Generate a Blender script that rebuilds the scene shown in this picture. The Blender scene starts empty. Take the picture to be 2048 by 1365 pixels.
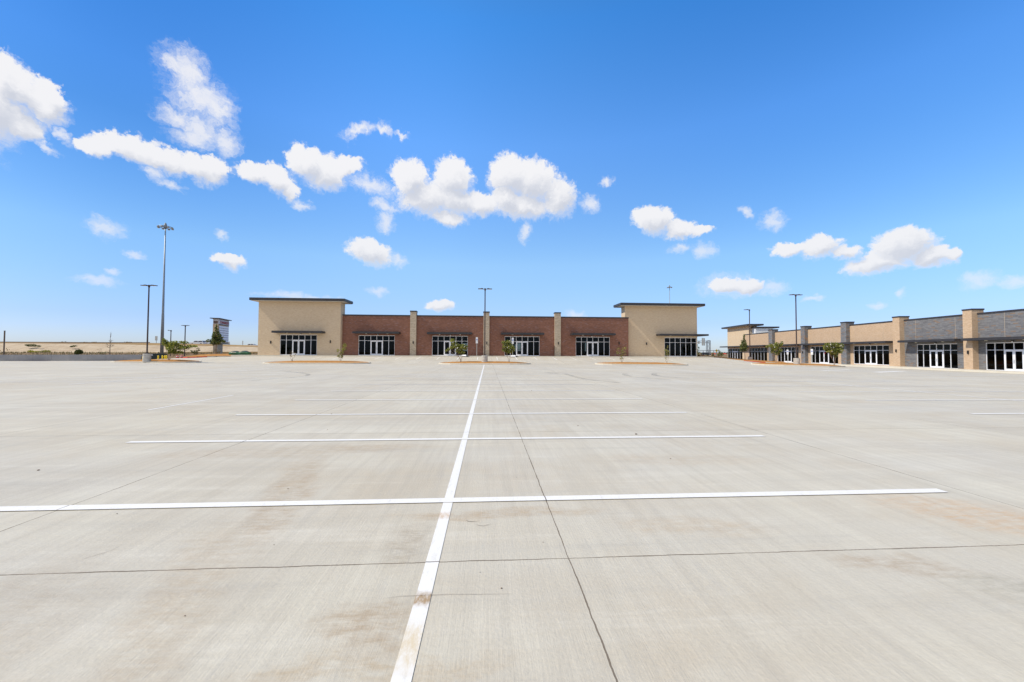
import bpy, bmesh, math, random
from mathutils import Vector, Matrix
from math import radians as R, sin, cos, pi

random.seed(7)
SC = bpy.context.scene
COL = SC.collection

# ------------------------------------------------------------------ camera
FPX = 775.0
YAW, PIT, ROL = R(3.62), R(1.59), R(0.25)
Fv = Vector((sin(YAW)*cos(PIT), cos(YAW)*cos(PIT), sin(PIT)))
R0 = Vector((cos(YAW), -sin(YAW), 0)); U0 = R0.cross(Fv)
Rv = R0*cos(ROL) + U0*sin(ROL); Uv = U0*cos(ROL) - R0*sin(ROL)
CP = Vector((0, 0, 1.5))
cam = bpy.data.cameras.new('camera'); camo = bpy.data.objects.new('camera', cam); COL.objects.link(camo)
cam.sensor_width = 36; cam.lens = FPX/2048*36; cam.clip_start = .05; cam.clip_end = 30000
m = Matrix((Rv, Uv, -Fv)).transposed().to_4x4(); m.translation = CP; camo.matrix_world = m
SC.camera = camo

# ------------------------------------------------------------------ light
EL, BETA = R(47.3), R(6.8)
SUN = Vector((-cos(EL)*cos(BETA), -cos(EL)*sin(BETA), sin(EL)))
sl = bpy.data.lights.new('sun', 'SUN'); sl.energy = 4.0; sl.angle = R(.53); sl.color = (1, .93, .82)
so = bpy.data.objects.new('sun', sl); COL.objects.link(so); so.rotation_euler = (-SUN).to_track_quat('-Z', 'Y').to_euler()
so.location = (0, 0, 50)
SC.view_settings.view_transform = 'Standard'; SC.view_settings.look = 'None'
SC.view_settings.exposure = 0.12; SC.view_settings.gamma = 1
SC.cycles.max_bounces = 8; SC.cycles.transparent_max_bounces = 16


def ray(px, py): return Fv + Rv*((px-1024)/FPX) - Uv*((py-682.5)/FPX)
def onp(px, py, p0, n):
    d = ray(px, py); return CP + d*((Vector(p0)-CP).dot(n)/d.dot(n))
def atY(px, py, y): return onp(px, py, (0, y, 0), Vector((0, 1, 0)))
def atZ(px, py, z=0): return onp(px, py, (0, 0, z), Vector((0, 0, 1)))

# ------------------------------------------------------------------ node helpers
class NT:
    def __init__(s, nt): s.nt = nt; s.N = nt.nodes; s.L = nt.links
    def n(s, t, **kw):
        nd = s.N.new(t)
        for k, v in kw.items(): setattr(nd, k, v)
        return nd
    def put(s, sock, v):
        if v is None: return
        if hasattr(v, 'links') or isinstance(v, bpy.types.NodeSocket): s.L.new(v, sock)
        else: sock.default_value = v
    def math(s, op, a, b=None, c=None, clamp=False):
        nd = s.n('ShaderNodeMath', operation=op, use_clamp=clamp)
        for i, v in enumerate((a, b, c)): s.put(nd.inputs[i], v)
        return nd.outputs[0]
    def vm(s, op, a, b=None, sc=None):
        nd = s.n('ShaderNodeVectorMath', operation=op); s.put(nd.inputs[0], a)
        if b is not None: s.put(nd.inputs[1], b)
        if sc is not None: s.put(nd.inputs['Scale'], sc)
        return nd.outputs['Value'] if op in ('LENGTH', 'DOT_PRODUCT') else nd.outputs[0]
    def noise(s, vec, scale, detail=3, rough=.5, color=False):
        nd = s.n('ShaderNodeTexNoise'); s.put(nd.inputs['Vector'], vec)
        nd.inputs['Scale'].default_value = scale; nd.inputs['Detail'].default_value = detail; nd.inputs['Roughness'].default_value = rough
        return nd.outputs['Color' if color else 'Fac']
    def map(s, vec, scale=(1, 1, 1), loc=(0, 0, 0), rot=(0, 0, 0), typ='POINT'):
        nd = s.n('ShaderNodeMapping', vector_type=typ); s.put(nd.inputs['Vector'], vec)
        nd.inputs['Scale'].default_value = scale; nd.inputs['Location'].default_value = loc; nd.inputs['Rotation'].default_value = rot
        return nd.outputs[0]
    def mix(s, f, a, b, typ='MIX'):
        nd = s.n('ShaderNodeMix', data_type='RGBA', blend_type=typ); s.put(nd.inputs[0], f)
        s.put(nd.inputs[6], a if not isinstance(a, tuple) else (*a[:3], 1)); s.put(nd.inputs[7], b if not isinstance(b, tuple) else (*b[:3], 1))
        return nd.outputs[2]
    def mr(s, v, a, b, c=0., d=1., smooth=False):
        nd = s.n('ShaderNodeMapRange', interpolation_type='SMOOTHSTEP' if smooth else 'LINEAR'); s.put(nd.inputs[0], v)
        for i, x in enumerate((a, b, c, d)): s.put(nd.inputs[i+1], x)
        return nd.outputs[0]
    def comb(s, x, y, z=0.):
        nd = s.n('ShaderNodeCombineXYZ')
        for i, v in enumerate((x, y, z)): s.put(nd.inputs[i], v)
        return nd.outputs[0]
    def sep(s, v):
        nd = s.n('ShaderNodeSeparateXYZ'); s.put(nd.inputs[0], v); return nd.outputs
    def sph(s, vec, loc, scale, rot=0.):
        nd = s.n('ShaderNodeTexGradient', gradient_type='SPHERICAL')
        s.L.new(s.map(vec, scale, loc, (0, 0, rot), 'TEXTURE'), nd.inputs[0]); return nd.outputs['Fac']

# ------------------------------------------------------------------ world: Nishita sky + cumulus layer by direction
w = bpy.data.worlds.new('World'); SC.world = w; w.use_nodes = True
W = NT(w.node_tree); W.N.clear()

def azel(px, py):
    d = ray(px, py).normalized(); return math.degrees(math.atan2(d.x, d.y)), math.degrees(math.asin(d.z))

SOLID = [(-30,215,110,125,0),(30,178,62,66,0),(85,210,66,56,0),(98,184,42,34,0),(30,250,84,48,0),(5,150,44,56,0),
 (195,297,46,26,0),(260,300,74,34,8),(325,318,84,36,14),(395,340,70,34,14),(432,338,34,34,20),
 (508,348,50,28,10),(556,362,50,34,20),(584,382,24,26,0),(612,326,46,42,0),(650,350,64,46,0),(694,332,40,26,-25),
 (822,360,44,52,0),(855,398,76,48,0),(905,360,50,50,0),(915,402,72,40,10),(895,436,48,22,5),(965,410,44,30,10),
 (1018,352,52,50,0),(1062,366,74,56,10),(1045,412,80,36,0),(1118,398,44,54,0),(1012,395,36,34,0),
 (742,506,56,30,12),(461,523,46,19,0),(1308,442,54,34,8),(1358,458,46,26,8),(1402,462,30,15,0),
 (1580,499,52,18,4),(1640,495,52,32,0),(1688,507,44,20,10),(1806,494,76,44,0),(1756,528,88,28,-4),(1858,514,78,26,10),(1912,508,26,24,0),
 (1452,572,46,20,0),(1492,572,42,22,0),(880,610,34,15,0)]
WISP = [(375,145,66,56,20),(400,195,70,56,0),(352,232,48,26,0),(435,218,44,48,0),(402,262,60,40,0),(452,285,30,30,40),(345,130,40,26,0),(385,275,60,24,0),
 (130,272,30,14,20),(310,347,24,16,0),(340,372,40,12,10),(95,298,40,10,15),
 (722,262,48,16,-25),(765,258,20,12,20),(802,272,18,8,10),(742,372,52,24,15),(772,412,32,15,10),(772,444,18,30,10),(806,352,30,14,10),(605,410,24,12,0),
 (1050,464,14,26,20),(1068,372,20,10,0),(796,519,20,14,20),(210,458,42,22,15),(197,562,62,13,8),(230,546,24,10,15),(270,508,26,8,5),(443,468,16,12,0),
 (755,580,26,11,0),(1405,500,26,18,10),(1360,497,28,12,0),(1544,444,30,20,20),(1490,428,20,12,30),(1452,572,70,26,0),(1542,577,40,16,0),
 (1958,557,44,22,0),(2025,560,54,14,0),(1752,612,24,9,5),(1800,585,14,9,0),(1625,600,28,6,3),(1152,628,24,12,0),(600,594,90,9,0),(1212,366,16,12,0),(1180,410,26,20,0),(716,326,14,12,0)]

def cloud_group(name, lst, exp):
    grp = bpy.data.node_groups.new(name, 'ShaderNodeTree')
    grp.interface.new_socket('Vector', in_out='INPUT', socket_type='NodeSocketVector')
    grp.interface.new_socket('Field', in_out='OUTPUT', socket_type='NodeSocketFloat')
    G = NT(grp); gi = G.n('NodeGroupInput'); go = G.n('NodeGroupOutput'); acc = None
    for (cx, cy, rx, ry, rot) in lst:
        a0, e0 = azel(cx, cy); a1, _ = azel(cx+10, cy); _, e1 = azel(cx, cy-10)
        kx = abs(a1-a0)/10; ky = abs(e1-e0)/10; v = gi.outputs[0]
        if acc is not None:            # keeps the blobs in sequence, so that few values are held at a time
            nd = G.n('ShaderNodeVectorMath', operation='MULTIPLY_ADD'); G.put(nd.inputs[0], acc); nd.inputs[1].default_value = (1e-6,)*3; G.put(nd.inputs[2], v); v = nd.outputs[0]
        b = G.sph(v, (a0, e0, 0), (rx*exp*kx, ry*exp*ky, 1), -R(rot))
        acc = b if acc is None else G.math('SMOOTH_MAX', acc, b, .12)
    G.L.new(G.mr(acc, .10, 1., 0., 1.), go.inputs[0]); return grp
gS = cloud_group('cloud_solid', SOLID, 1.21); gW = cloud_group('cloud_wisp', WISP, 1.45)

tc = W.n('ShaderNodeTexCoord'); D = tc.outputs['Generated']
sx, sy, sz = W.sep(D)
az = W.math('MULTIPLY', W.math('ARCTAN2', sx, sy), 57.29578); el = W.math('MULTIPLY', W.math('ARCSINE', sz), 57.29578)
P = W.comb(az, el, 0.)
wv = W.vm('SUBTRACT', W.noise(P, .33, 4, .6, True), (.5, .5, .5))
wv2 = W.vm('SUBTRACT', W.noise(P, 1.15, 8, .66, True), (.5, .5, .5))
P2 = W.vm('ADD', W.vm('ADD', P, W.vm('SCALE', wv, sc=2.4)), W.vm('SCALE', wv2, sc=W.mr(el, 3., 24., .7, 1.75)))
P2 = W.vm('MULTIPLY', P2, (1, 1, 0))
g1 = W.n('ShaderNodeGroup'); g1.node_tree = gS; W.L.new(P2, g1.inputs[0])
g3 = W.n('ShaderNodeGroup'); g3.node_tree = gW; W.L.new(P2, g3.inputs[0])
Psm = W.vm('ADD', W.vm('MULTIPLY', W.vm('ADD', P, W.vm('SCALE', wv, sc=2.4)), (1, 1, 0)), W.vm('SCALE', (-.75, 1.7, 0), sc=W.mr(el, 3., 26., .30, 1.)))
g2 = W.n('ShaderNodeGroup'); g2.node_tree = gS; W.L.new(Psm, g2.inputs[0])
fS, fW = g1.outputs[0], g3.outputs[0]
def billow(vec, sc_, det):            # rounded cauliflower lumps with sharp creases between them
    return W.math('ABSOLUTE', W.math('MULTIPLY', W.math('SUBTRACT', W.noise(vec, sc_, det, .55), .5), 2.))
bl = W.math('ADD', billow(P2, .9, 2), W.math('MULTIPLY', billow(P2, 2.3, 4), .55))
fine = W.noise(P2, 1.9, 8, .7); fine2 = W.noise(W.map(P2, (1, 1.25, 1), rot=(0, 0, .4)), 1.0, 9, .74)
dS = W.math('ADD', fS, W.math('ADD', W.math('MULTIPLY', W.math('SUBTRACT', fine, .5), .42), W.math('MULTIPLY', W.math('SUBTRACT', .28, bl), -.22)))
low = W.mr(W.math('SUBTRACT', g2.outputs[0], fS), -.25, .25, 0., 1.)      # 0 on the sunlit top, 1 towards the base
aS = W.mr(dS, .08, W.math('ADD', .33, W.math('MULTIPLY', low, .34)), 0., 1., True)
aS = W.math('MULTIPLY', aS, W.mr(fS, .0, .12, 0., 1.))
dW = W.math('ADD', fW, W.math('MULTIPLY', W.math('SUBTRACT', fine2, .5), 1.25))
aW = W.math('MULTIPLY', W.mr(dW, .08, .95, 0., .86, True), W.mr(fW, .0, .22, 0., 1.))
aW = W.math('MULTIPLY', aW, W.mr(el, 8., 26., .62, 1.))
al = W.math('MAXIMUM', W.math('MULTIPLY', aS, .965), aW)
sh = W.math('ADD', W.math('SUBTRACT', g2.outputs[0], W.math('MULTIPLY', fS, .45)), W.math('ADD', W.math('MULTIPLY', W.math('SUBTRACT', fine, .5), -.35), W.math('MULTIPLY', W.math('SUBTRACT', bl, .28), -.28)))
shd = W.math('MULTIPLY', W.mr(sh, -.05, .62, 0., 1., True), aS)
ccol = W.mix(shd, (1.0, .99, 1.0), (.69, .715, .79))
ccol = W.mix(W.mr(el, 2., 26., .26, 0.), ccol, (.74, .80, .92))
sky = W.n('ShaderNodeTexSky'); sky.sky_type = 'NISHITA'; sky.sun_disc = False
sky.sun_elevation = EL; sky.sun_rotation = math.atan2(SUN.x, SUN.y); sky.air_density = 1.0; sky.dust_density = .35; sky.ozone_density = 1.6; sky.altitude = 200
hs = W.n('ShaderNodeHueSaturation'); hs.inputs['Saturation'].default_value = 1.18; hs.inputs['Value'].default_value = 1.0; W.L.new(sky.outputs[0], hs.inputs['Color'])
SKYS = .115
tint = W.mix(1., hs.outputs[0], (.86, 1.0, 1.22), 'MULTIPLY')
ramp = W.n('ShaderNodeValToRGB'); W.L.new(W.math('DIVIDE', el, 90.), ramp.inputs[0]); cr = ramp.color_ramp
stops = [(0., (.45, .46, .58)), (3.8, (.50, .47, .55)), (12.5, (.93, .80, .65)), (28, (.85, .95, .92)), (41, (.48, .86, .91)), (58, (.5, .62, .55)), (90, (.5, .6, .5))]
cr.elements[0].position = 0; cr.elements[0].color = (*stops[0][1], 1); cr.elements[1].position = 1; cr.elements[1].color = (*stops[-1][1], 1)
for e_, c_ in stops[1:-1]: k_ = cr.elements.new(e_/90); k_.color = (*c_, 1)
tint = W.mix(1., tint, W.vm('SCALE', ramp.outputs[0], sc=2.), 'MULTIPLY')
wl_ = W.mr(az, -4., -46., 0., 1., True)
tint = W.mix(wl_, tint, W.mix(1., tint, W.mix(W.mr(el, 2., 24.), (.80, .83, .90), (.36, .52, .62)), 'MULTIPLY'))
wr_ = W.mr(az, 4., 50., 0., 1., True)
tint = W.mix(wr_, tint, W.mix(1., tint, W.mix(W.mr(el, 2., 24.), (.88, .91, .96), (.74, .88, .96)), 'MULTIPLY'))
# unseen bright cumulus behind the camera and overhead, added to fill shaded facades
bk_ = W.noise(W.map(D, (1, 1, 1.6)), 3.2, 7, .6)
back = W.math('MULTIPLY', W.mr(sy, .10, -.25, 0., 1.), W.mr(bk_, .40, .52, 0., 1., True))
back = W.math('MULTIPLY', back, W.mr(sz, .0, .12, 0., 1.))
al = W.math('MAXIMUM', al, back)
cl = W.vm('SCALE', ccol, sc=.86/SKYS)
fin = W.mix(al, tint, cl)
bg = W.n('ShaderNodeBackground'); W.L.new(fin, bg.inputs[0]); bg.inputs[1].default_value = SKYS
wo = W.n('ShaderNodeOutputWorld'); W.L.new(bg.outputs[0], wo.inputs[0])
w.cycles.sampling_method = 'MANUAL'; w.cycles.sample_map_resolution = 512

# ------------------------------------------------------------------ materials
def mat(name, col=(.5, .5, .5), rough=.6, metal=0., spec=.5):
    mt = bpy.data.materials.new(name); mt.use_nodes = True
    T = NT(mt.node_tree); b = T.N['Principled BSDF']
    b.inputs['Base Color'].default_value = (*col, 1); b.inputs['Roughness'].default_value = rough
    b.inputs['Metallic'].default_value = metal; b.inputs['Specular IOR Level'].default_value = spec
    return mt, T, b
def obj_co(T): return T.n('ShaderNodeTexCoord').outputs['Object']
def bump(T, b, h, dist=.01, st=.5):
    nd = T.n('ShaderNodeBump'); nd.inputs['Strength'].default_value = st; nd.inputs['Distance'].default_value = dist
    T.L.new(h, nd.inputs['Height']); T.L.new(nd.outputs[0], b.inputs['Normal'])
def noisy(name, a, b_, scale, rough=.7, det=4, metal=0., bmp=0., spec=.4):
    mt, T, b = mat(name, a, rough, metal, spec); co = obj_co(T)
    f = T.mr(T.noise(co, scale, det, .6), .3, .7)
    T.L.new(T.mix(f, a, b_), b.inputs['Base Color'])
    if bmp: bump(T, b, T.noise(co, scale*3, 4), bmp)
    return mt

def brick(name, c1, c2, mortar, bw=.30, bh=.10, extra=None, seams=None, blotch=.12):
    mt, T, b = mat(name, c1, .85, 0, .25); x, y, z = T.sep(obj_co(T))
    v = T.comb(T.math('ADD', x, y), z, 0.)
    br = T.n('ShaderNodeTexBrick'); T.L.new(v, br.inputs['Vector'])
    br.inputs['Color1'].default_value = (*c1, 1); br.inputs['Color2'].default_value = (*c2, 1); br.inputs['Mortar'].default_value = (*mortar, 1)
    br.inputs['Scale'].default_value = 1; br.inputs['Brick Width'].default_value = bw; br.inputs['Row Height'].default_value = bh
    br.inputs['Mortar Size'].default_value = .009; br.inputs['Bias'].default_value = 0
    c = br.outputs['Color']
    if extra:                      # odd bricks fired to a different colour
        wn = T.n('ShaderNodeTexWhiteNoise', noise_dimensions='2D')
        row = T.math('FLOOR', T.math('DIVIDE', z, bh)); off = T.math('MULTIPLY', T.math('MODULO', row, 2.), .5)
        u = T.math('FLOOR', T.math('ADD', T.math('DIVIDE', T.math('ADD', x, y), bw), off))
        T.L.new(T.comb(u, row), wn.inputs['Vector'])
        c = T.mix(T.math('MULTIPLY', T.math('GREATER_THAN', wn.outputs['Value'], 1-extra[1]), .85), c, extra[0])
    n = T.noise(v, .7, 5, .65); c = T.mix(blotch*2.2, c, T.mix(n, (.35, .35, .35), (1., 1., 1.)), 'SOFT_LIGHT')
    n2 = T.noise(T.map(v, (3.3, 10, 1)), 1., 2); c = T.mix(.22, c, T.mix(T.mr(n2, .3, .7), (.3, .3, .3), (.75, .75, .75)), 'OVERLAY')
    if seams:
        sm = T.math('LESS_THAN', T.math('ABSOLUTE', T.math('SUBTRACT', T.math('MODULO', T.math('ADD', T.math('ADD', x, y), 300.+seams[1]), seams[0]), seams[0]/2)), .018)
        c = T.mix(sm, c, seams[2])
    T.L.new(c, b.inputs['Base Color']); bump(T, b, br.outputs['Fac'], -.006)
    return mt

M = {}
M['tan'] = brick('tan_brick', (.58, .435, .28), (.63, .48, .32), (.59, .46, .32))
M['tan2'] = brick('rosy_tan_brick', (.46, .315, .195), (.52, .37, .245), (.50, .38, .26), seams=(5.2, .7, (.42, .32, .24)))
M['red'] = brick('red_brick', (.195, .083, .053), (.265, .12, .078), (.18, .11, .085), extra=((.24, .14, .12), .06), blotch=.10)
M['grey'] = brick('grey_blend_brick', (.12, .12, .128), (.185, .185, .19), (.19, .175, .15), bw=.46, bh=.12, extra=((.21, .145, .10), .10), seams=(5.2, .7, (.42, .34, .25)))
M['grey_p'] = brick('grey_pilaster_brick', (.115, .12, .13), (.20, .205, .215), (.20, .19, .18), bw=.40, bh=.10, extra=((.25, .16, .10), .10))
M['pil'] = brick('beige_pilaster_brick', (.36, .285, .20), (.50, .41, .30), (.40, .33, .25), bw=.30, bh=.10)
M['stucco'] = noisy('white_render', (.80, .81, .80), (.74, .75, .75), 1.5, .9)
M['bronze'] = noisy('dark_metal_fascia', (.030, .029, .033), (.045, .043, .047), 2., .45)
M['soffit'] = noisy('light_soffit', (.66, .62, .55), (.58, .55, .5), 1., .8)
M['alu'] = noisy('white_aluminium', (.84, .84, .86), (.76, .76, .80), 3., .4)
M['handle'] = mat('steel_handle', (.55, .55, .55), .3, 1.)[0]
M['black'] = noisy('black_metal', (.02, .02, .022), (.035, .033, .035), 6., .5)
M['pole'] = noisy('dark_bronze_pole', (.045, .030, .027), (.075, .05, .043), 3., .45)
M['galv'] = noisy('galvanised_steel', (.20, .23, .25), (.30, .33, .35), .5, .45, metal=.3)
M['pale_lamp'] = mat('pale_lamp_lens', (.75, .72, .6), .3)[0]
M['kerbc'] = noisy('kerb_concrete', (.54, .49, .40), (.64, .59, .49), 1.5, .85)
M['walk'] = noisy('sidewalk_concrete', (.58, .53, .43), (.66, .61, .50), .6, .85)
M['redpaint'] = noisy('red_kerb_paint', (.62, .05, .03), (.52, .07, .05), 2., .6)
M['pedestal'] = noisy('rough_concrete', (.36, .335, .29), (.55, .52, .47), 3.5, .9, bmp=.02)
M['retain'] = noisy('weathered_concrete', (.25, .25, .26), (.34, .33, .33), .9, .9, det=7)
M['yellow'] = mat('yellow_paint', (.80, .56, .01), .45)[0]
M['white'] = noisy('white_paint', (.78, .78, .77), (.72, .72, .72), 4., .5)
M['blue'] = mat('blue_emblem', (.02, .10, .50), .5)[0]
M['greenbox'] = noisy('dark_green_cabinet', (.022, .035, .033), (.03, .046, .04), 2., .5)
M['green'] = noisy('green_plastic', (.02, .10, .06), (.04, .16, .08), 2., .6)
M['tarp'] = noisy('dark_tarpaulin', (.02, .04, .05), (.03, .06, .09), 2., .8)
M['carwhite'] = mat('white_car_paint', (.80, .80, .80), .25)[0]
M['cardark'] = mat('dark_car_paint', (.015, .016, .022), .2)[0]
M['carglass'] = mat('car_glass', (.02, .025, .03), .08)[0]
M['tyre'] = mat('tyre_rubber', (.02, .02, .02), .8)[0]
M['rim'] = mat('wheel_rim', (.5, .5, .5), .35, .8)[0]
M['chrome'] = mat('car_lamp', (.7, .7, .7), .2)[0]
M['signred'] = noisy('sign_red', (.33, .012, .02), (.25, .01, .02), 3., .5)
M['signwhite'] = noisy('sign_panel_white', (.84, .86, .90), (.78, .81, .88), .7, .5)
M['signgrey'] = noisy('sign_cabinet_grey', (.66, .67, .70), (.58, .60, .63), 1., .6)
M['umber'] = brick('umber_brick', (.13, .09, .075), (.19, .13, .11), (.17, .13, .11))
M['steelback'] = noisy('sign_back_aluminium', (.52, .53, .50), (.42, .43, .40), .6, .5)
M['stone'] = noisy('pale_stone', (.6, .56, .45), (.45, .42, .34), 2., .9)
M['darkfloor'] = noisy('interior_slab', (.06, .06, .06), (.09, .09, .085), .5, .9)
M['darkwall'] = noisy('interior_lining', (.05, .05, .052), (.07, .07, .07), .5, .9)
M['wood'] = noisy('weathered_wood', (.13, .095, .07), (.20, .15, .11), 3., .9)

def glass_mat(name, t, rough=.02):
    mt, T, b = mat(name); T.N.remove(b)
    tr = T.n('ShaderNodeBsdfTransparent'); tr.inputs[0].default_value = (*t, 1)
    gl = T.n('ShaderNodeBsdfGlossy'); gl.inputs['Roughness'].default_value = rough; gl.inputs[0].default_value = (.34, .37, .40, 1)
    fr = T.n('ShaderNodeFresnel'); fr.inputs[0].default_value = 1.45
    co = obj_co(T); nb = T.n('ShaderNodeBump'); nb.inputs['Strength'].default_value = .05; nb.inputs['Distance'].default_value = .02
    T.L.new(T.noise(co, .6, 2), nb.inputs['Height']); T.L.new(nb.outputs[0], gl.inputs['Normal'])
    mx = T.n('ShaderNodeMixShader'); T.L.new(fr.outputs[0], mx.inputs[0]); T.L.new(tr.outputs[0], mx.inputs[1]); T.L.new(gl.outputs[0], mx.inputs[2])
    T.L.new(mx.outputs[0], T.N['Material Output'].inputs[0]); return mt
M['glass'] = glass_mat('tinted_glass', (.26, .29, .30))
M['glass2'] = glass_mat('rear_glass', (.55, .62, .62))

# ground concrete
JX, JP, JY, JQ = .6, 4.6, 2.83, 4.45
def joint_mask(T, x, y, co):
    wob = T.math('MULTIPLY', T.math('SUBTRACT', T.noise(co, 3., 4, .7), .5), .03)
    def line(v, o, p, hw):
        q = T.math('SUBTRACT', T.math('MODULO', T.math('ADD', T.math('ADD', v, wob), 50*p-o+p/2), p), p/2)
        return T.math('LESS_THAN', T.math('ABSOLUTE', q), hw)
    hw = T.mr(T.noise(co, 2.2, 3), .35, .7, .0032, .0078)
    yr = T.math('ADD', y, T.math('MULTIPLY', x, .0))
    return T.math('MAXIMUM', line(x, JX, JP, hw), line(yr, JY, JQ, hw))

def concrete_color(T, co):
    x, y, z = T.sep(co)
    big = T.noise(co, .16, 5, .6); mid = T.noise(T.map(co, (.35, 1.5, 1)), .5, 6, .68)
    streakY = T.noise(T.map(co, (9, .35, 1)), 1., 5, .65); streakX = T.noise(T.map(co, (.22, 2.6, 1)), 1., 6, .72)
    fine = T.noise(co, 38., 3, .6)
    c = T.mix(T.mr(big, .32, .68), (.485, .455, .395), (.47, .462, .445))
    wn = T.n('ShaderNodeTexWhiteNoise', noise_dimensions='2D')
    T.L.new(T.comb(T.math('FLOOR', T.math('DIVIDE', T.math('SUBTRACT', x, JX), JP)), T.math('FLOOR', T.math('DIVIDE', T.math('SUBTRACT', y, JY), JQ))), wn.inputs['Vector'])
    c = T.mix(1., c, T.mix(wn.outputs['Value'], (.955, .95, .95), (1.03, 1.03, 1.03)), 'MULTIPLY')
    c = T.mix(T.mr(mid, .46, .74, 0., .42), c, (.39, .335, .265))
    c = T.mix(T.mr(T.noise(T.vm('ADD', co, (31, 7, 0)), .55, 8, .72), .50, .70, 0., .34), c, (.40, .325, .235))
    c = T.mix(T.mr(T.noise(T.vm('ADD', co, (-11, 57, 0)), .35, 6, .66), .50, .66, 0., .40), c, (.56, .55, .50))
    c = T.mix(T.mr(streakX, .54, .76, 0., .5), c, (.35, .345, .335))
    c = T.mix(T.mr(T.noise(T.map(co, (.8, .10, 1), rot=(0, 0, .12)), 1., 7, .7), .50, .72, 0., .45), c, (.37, .34, .30))
    c = T.mix(T.mr(T.noise(T.map(co, (14, 1.1, 1), rot=(0, 0, -.5)), 1., 4, .7), .56, .78, 0., .5), c, (.37, .36, .35))
    c = T.mix(T.mr(streakX, .46, .26, 0., .5), c, (.60, .585, .55))
    c = T.mix(T.mr(streakY, .42, .70, 0., .34), c, (.34, .32, .29))
    c = T.mix(1., c, T.mix(fine, (.90, .90, .90), (1.08, 1.08, 1.08)), 'MULTIPLY')
    # brown run-off stains and tyre dirt, each with its own outline
    wp = T.vm('ADD', co, T.vm('SCALE', T.vm('SUBTRACT', T.noise(co, 1.6, 5, .65, True), (.5, .5, .5)), sc=.55))
    brk = T.mr(T.noise(T.map(co, (2, 6, 1)), 2.5, 6, .75), .36, .66)
    for (X, Y_, rx, ry, rot, col, k) in [
        (.15, 3.62, 1.25, .16, 0, (.34, .24, .145), .95), (-.62, 3.12, .22, .45, -10, (.22, .17, .12), .8), (-.62, 2.25, .35, .30, 0, (.27, .18, .10), .9), (-.55, 1.95, .9, .10, 0, (.34, .25, .15), .8),
        (-2.1, 4.35, .35, 1.9, 14, (.30, .215, .14), .85), (-1.9, 2.6, .30, 1.5, 24, (.34, .26, .18), .7), (-2.8, 2.2, .7, 1.0, 10, (.30, .24, .18), .6),
        (4.6, 3.35, 1.1, .55, -30, (.46, .29, .16), .95), (2.9, 2.62, .6, .22, -20, (.30, .22, .15), .85), (3.4, 2.2, .55, .3, -30, (.22, .21, .17), .7),
        (-3.2, 6.0, 2.2, .45, 8, (.34, .26, .18), .7), (-5.5, 4.4, 1.5, .5, 20, (.33, .31, .29), .6), (1.8, 3.3, .9, .25, -10, (.38, .29, .20), .7),
        (2.8, 5.3, 1.6, .35, -6, (.40, .31, .22), .6), (8, 5.6, 2.4, .6, -14, (.36, .34, .32), .7), (-9, 6.5, 3, .9, 12, (.35, .335, .32), .7), (-1.6, 6.2, 1.2, .3, 0, (.34, .26, .19), .6),
        (9, 17, 6, 1.2, 0, (.36, .35, .33), .6), (-9, 14, 5, 1.0, 5, (.36, .345, .33), .6), (16, 11, 4, .8, -6, (.35, .34, .32), .6), (2.5, 9.9, 2., .35, 0, (.36, .33, .30), .6),
        (15.5, 44.0, 2.6, .25, 0, (.42, .25, .13), .9), (20, 34, 9, 1.6, 3, (.36, .35, .34), .5), (-22, 30, 9, 2, -3, (.36, .35, .33), .5)]:
        g = T.sph(wp, (X, Y_, 0), (rx, ry, 50), R(rot))
        c = T.mix(T.math('MULTIPLY', T.math('MULTIPLY', T.mr(g, 0., .6, 0., 1., True), brk), k*.62), c, col)
    c = T.mix(1., c, (1.10, 1.06, .955), 'MULTIPLY'); j = joint_mask(T, x, y, co)
    return c, j, streakY, fine
mt, T, b = mat('lot_concrete', rough=.88, spec=.25); co = obj_co(T)
c, j, st, fi = concrete_color(T, co)
c = T.mix(T.math('MULTIPLY', j, .85), c, (.13, .10, .07)); T.L.new(c, b.inputs['Base Color'])
broom = T.noise(T.map(co, (90, 3.5, 1)), 1., 3, .7)
bump(T, b, T.math('ADD', T.math('MULTIPLY', broom, .7), fi), .0045, .75); M['lot'] = mt

mt, T, b = mat('road_paint', rough=.7, spec=.3); co = obj_co(T)
x, y, z = T.sep(co); wear = T.noise(T.map(co, (6, 2, 1)), 3., 7, .8)
c = T.mix(T.mr(wear, .54, .72, 0., .8), (.74, .72, .675), (.52, .495, .44))
for (X, Y_, rx, ry, col) in [(-.4, 3.62, .3, .10, (.55, .40, .26)), (-.4, 2.42, .3, .09, (.36, .25, .14)), (-.4, 2.05, .3, .22, (.62, .52, .36))]:
    g = T.sph(T.vm('ADD', co, T.vm('SCALE', T.vm('SUBTRACT', T.noise(co, 9, 5, .7, True), (.5, .5, .5)), sc=.12)), (X, Y_, 0), (rx, ry, 50))
    c = T.mix(T.math('MULTIPLY', T.mr(g, 0., .6), T.mr(wear, .35, .6)), c, col)
c = T.mix(T.math('MULTIPLY', joint_mask(T, x, y, co), .9), c, (.10, .08, .06)); T.L.new(c, b.inputs['Base Color']); M['paint'] = mt

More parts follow.
